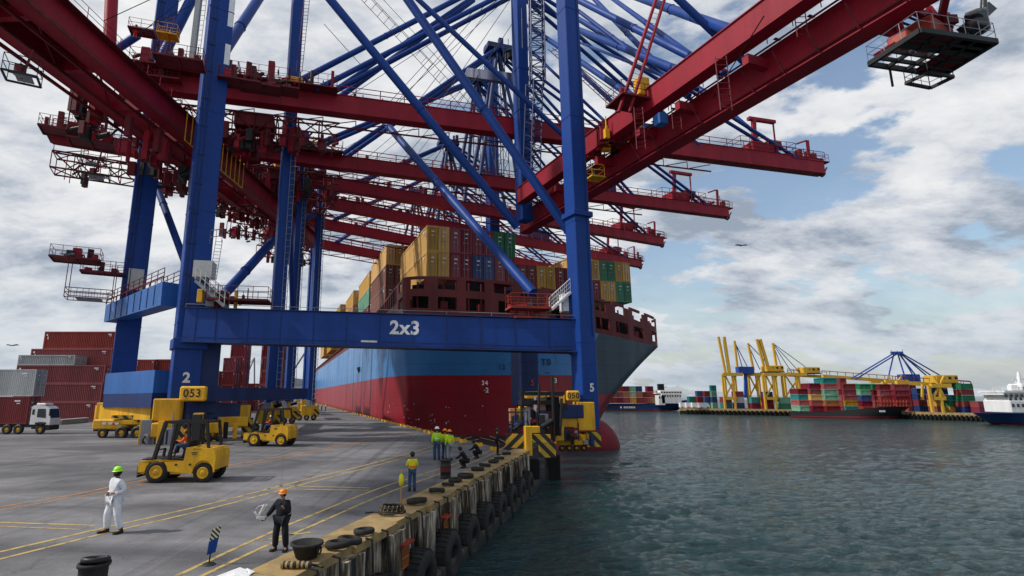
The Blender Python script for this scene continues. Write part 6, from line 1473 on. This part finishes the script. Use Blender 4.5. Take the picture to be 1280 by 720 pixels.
# ships across the water ------------------------------------------------
def far_ship(name,label,pts_w,pts_d,zdeck,mat,loc):
    pass
def hull_simple(t,px0,px1,Y0,Y1,zb,zt,mat,band=None,bowlen=8,beam=14,rake=5,zt_bow=None,name='hull'):
    a=U(px0,494,Y0);b=U(px1,494,Y1); a.z=b.z=0; d=(b-a); L_=d.length; d.normalize(); n_=V(-d.y,d.x,0)
    if n_.y<0: n_=-n_
    q=MB(); N_=24; rows=[]
    for i in range(N_+1):
        s_=L_*i/N_; 
        row=[]
        for k in range(7):
            u=k/6; tb=zt+(zt_bow-zt if zt_bow else 0)*max(0,(s_-(L_-bowlen*1.6))/(bowlen*1.6))
            z=zb+(tb-zb)*u; Lk=L_-rake*(1-u); ss=min(s_,Lk) if s_>L_-bowlen else s_
            if s_>L_-bowlen: ss=(L_-bowlen)+(s_-(L_-bowlen))/bowlen*(Lk-(L_-bowlen))
            w_=beam/2; 
            if s_>L_-bowlen: f=(s_-(L_-bowlen))/bowlen; w_*=math.sqrt(max(0,1-f**(1.4+u*1.2)))
            row.append((ss,w_,z))
        rows.append(row)
    for side in(-1,1):
        vs=[];fs=[]
        for row in rows:
            for (ss,w_,z) in row: p=a+d*ss+n_*(beam/2+side*w_); vs.append(V(p.x,p.y,z))
        for i in range(N_):
            for k in range(6): j=i*7+k; fs.append((j,j+7,j+8,j+1) if side<0 else (j,j+1,j+8,j+7))
        lo=[f for i,f in enumerate(fs) if i%6<1]; hi=[f for i,f in enumerate(fs) if i%6>=1]
        q.mat(band or mat).add(vs,lo,True); q.mat(mat).add(vs,hi,True)
    top=[]; 
    for row in rows: ss,w_,z=row[-1]; p=a+d*ss+n_*(beam/2-w_); top.append(V(p.x,p.y,z-.3))
    for row in reversed(rows): ss,w_,z=row[-1]; p=a+d*ss+n_*(beam/2+w_); top.append(V(p.x,p.y,z-.3))
    q.mat('shipmaroon').add(top,[tuple(range(len(top)))])
    q.mat(mat).quad(a+V(0,0,zb),a+n_*beam+V(0,0,zb),a+n_*beam+V(0,0,zt),a+V(0,0,zt)); q.build(name,t); return a,d,n_
# blue feeder ship behind the bulb
yB=230
t=thing('feeder_ship','blue container ship with white bridge sailing across the water behind the bulb','ship',U(800,510,yB))
M['navyhull']=paint('navy_hull',(.015,.06,.22),.5,.3,None,.05,bump=0); M['blackhull']=paint('black_hull',(.012,.013,.016),.5,.4,(.03,.03,.03),.05,bump=0)
a,d,n_=hull_simple(t,700,866,235,228,WZ,U(800,505,yB).z,'navyhull','shipred',14,12,5,U(850,500,yB).z)
def white_block(t,px,py,Y,w,h,dd_,name='deckhouse'):
    c=U(px,py,Y); q=MB(); q.mat('white').box(c,w,dd_,h,0,.1); o=q.build(name,t)
    q=MB(); q.mat('glass'); n=max(3,int(w/1.0))
    for r_ in range(max(1,int(h/2.3))):
        for i in range(n): q.box(c+V(-w/2+w*(i+.5)/n,-dd_/2-.02,h/2-1.0-r_*2.2),w/n*.5,.06,.7)
    q.build('window',o); return o
k=yB/FPX
white_block(t,836,498,229,24*k,12*k,6); white_block(t,836,490,229,26*k,4*k,5,'bridge'); white_block(t,824,500,229,8*k,12*k,6)
q=MB(); q.mat('white'); q.box(U(833,491.5,229),30*k,5,.5); q.tube(U(829,492,229),U(828,474,229),.5,8,.15); q.frame(U(822,480,229),U(834,480,229),.15,.15); q.mat('void').box(U(826,486,229),2.2,2,4); q.mat('black').tube(U(830,484,229),U(834,484,229),.1,4); q.build('mast',t)
q=MB(); q.mat('white'); 
for i_,w__ in enumerate((1.1,0,.7,.8,.7,.7,.9,.7,.8)):
    if w__: c=U(776+i_*2.1,509.2,228.0)+V(0,-.3,0); q.box(c,w__*.55,.1,.75)
q.build('name_marks',t)
fz=U(800,504,yB).z
for i,(px,cols_) in enumerate(((752,['red','green']),(759,['crimson','green']),(766,['red','maroon']),(774,['crimson','maroon','red','crimson']),(782,['red','orange','maroon']),(790,['yellow','cream','mint']),(798,['red','orange','blue']),(806,['crimson','red']),(812,['orange','red','crimson']),(818,['cream','red']))):
    p=U(px,494,231); 
    for j,cn in enumerate(cols_): simple_container((p.x,p.y,fz+j*2.35),0,2.6,2.6,2.3,cn,f'small {cn} container, {TW[j]} tier, {NUM[i]} stack from the left on the blue ship','containers on the blue feeder ship')
# black ship with the tall stacks
yK=150
t=thing('black_container_ship','black-hulled container ship with its bow pointing right, moored below the far cranes','ship',U(1060,518,yK))
a,d,n_=hull_simple(t,985,1139,168,150,WZ,U(1060,515.5,158).z,'blackhull','shipred',13,9,4,U(1136,506,150).z)
q=MB(); q.mat('white')
for i_ in range(4): q.box(U(1099+i_*1.9,514,150.5)+V(0,-.3,0),.28,.1,.5)
q.build('name_marks',t)
q=MB(); q.mat('blackhull'); q.ring(U(1130,516,149.6),(0,-1,0),.5,.1,14,6); q.mat('orange')
for px in range(1093,1134,4): q.tube(U(px,508,152),U(px,500,152),.12,4,cap=False)
q.tube(U(1092,503,152),U(1134,503,152),.12,4); q.build('foredeck_gear',t)
dz=U(1060,515,158).z
st_=[(1001,16,['mint','red','teal','crimson']),(1016,16,['crimson','red','yellow','maroon','crimson']),(1034,17,['maroon','orange','mint','mint','red','teal']),(1050,8,['maroon','maroon','maroon','maroon','crimson','maroon']),(1058,18,['teal','yellow','red','crimson','maroon']),(1079,18,['red','crimson','blue','mint','green']),(1090,10,['maroon','maroon','maroon','maroon','green']),(1104,20,['maroon','red','crimson','maroon']),(1121,18,['maroon','maroon','crimson','maroon'])]
for i,(px,w_,cols_) in enumerate(st_):
    Y=170-(px-985)*.11; hh_=6.7
    p=U(px,494,Y); kk=FPX*1.02/Y
    for j,cn in enumerate(cols_): simple_container((p.x,p.y,dz+(1.6 if px>1095 else 0)+j*(hh_/kk+.03)),-.12,w_/kk,5,hh_/kk,cn,f'{cn} container, {TW[j]} tier, {NUM[i]} stack from the left on the black ship','containers stacked on the black ship')
# white and blue ship cut by the right edge
yW=120
t=thing('white_ship','ship with tall white superstructure and dark blue hull cut off by the right edge','ship',U(1262,520,yW))
a,d,n_=hull_simple(t,1330,1233,118,121,WZ,U(1262,517,yW).z,'navyhull','shipred',8,9,3,U(1240,517,yW).z)
k=yW/FPX
white_block(t,1270,508,119,46*k,14*k,6); white_block(t,1266,498,119.5,42*k,9*k,5.4); white_block(t,1262,491.5,119,44*k,5*k,5,'bridge'); white_block(t,1276,484,119.5,14*k,8*k,3,'funnel_house')
q=MB(); q.mat('white'); q.box(U(1262,489.5,119),46*k,6,.45); q.tube(U(1274,489,119),U(1273,465,119),.55,8,.25); q.frame(U(1266,474,119),U(1280,474,119),.15,.2); q.box(U(1266,485,119),1.4,1,1.2); q.ring(U(1273,480,119),(1,0,.2),.6,.12,12,6)
q.rail(U(1241,489,118),U(1290,489,118),.9,1,.05,2); q.build('mast',t)
q=MB(); q.mat('lampred').box(U(1270,501,118.2),3,.5,.8,0,.2); q.build('rescue_boat',t)
for k_,px in enumerate((1150,1136)): pass
# gulls
for k_,(px,py,Y) in enumerate(((927,307,60),(83,318,50),(15,432,60))):
    c=U(px,py,Y); q=MB(); q.mat('grey'); s_=.5
    q.add([c+V(0,-.2,0),c+V(s_,0,.18),c+V(s_*1.6,.1,.05),c+V(.08,.22,0),c+V(-s_,0,.18),c+V(-s_*1.6,.1,.05)],[(0,1,2,3),(0,3,5,4)]); q.tube(c+V(0,-.3,0),c+V(0,.3,0),.07,6,.03); o=q.build('gull'); tag(o,['small gull in the open sky right of the big ship','small gull left of the cantilever platform','small gull low at the left edge'][k_],'bird',)
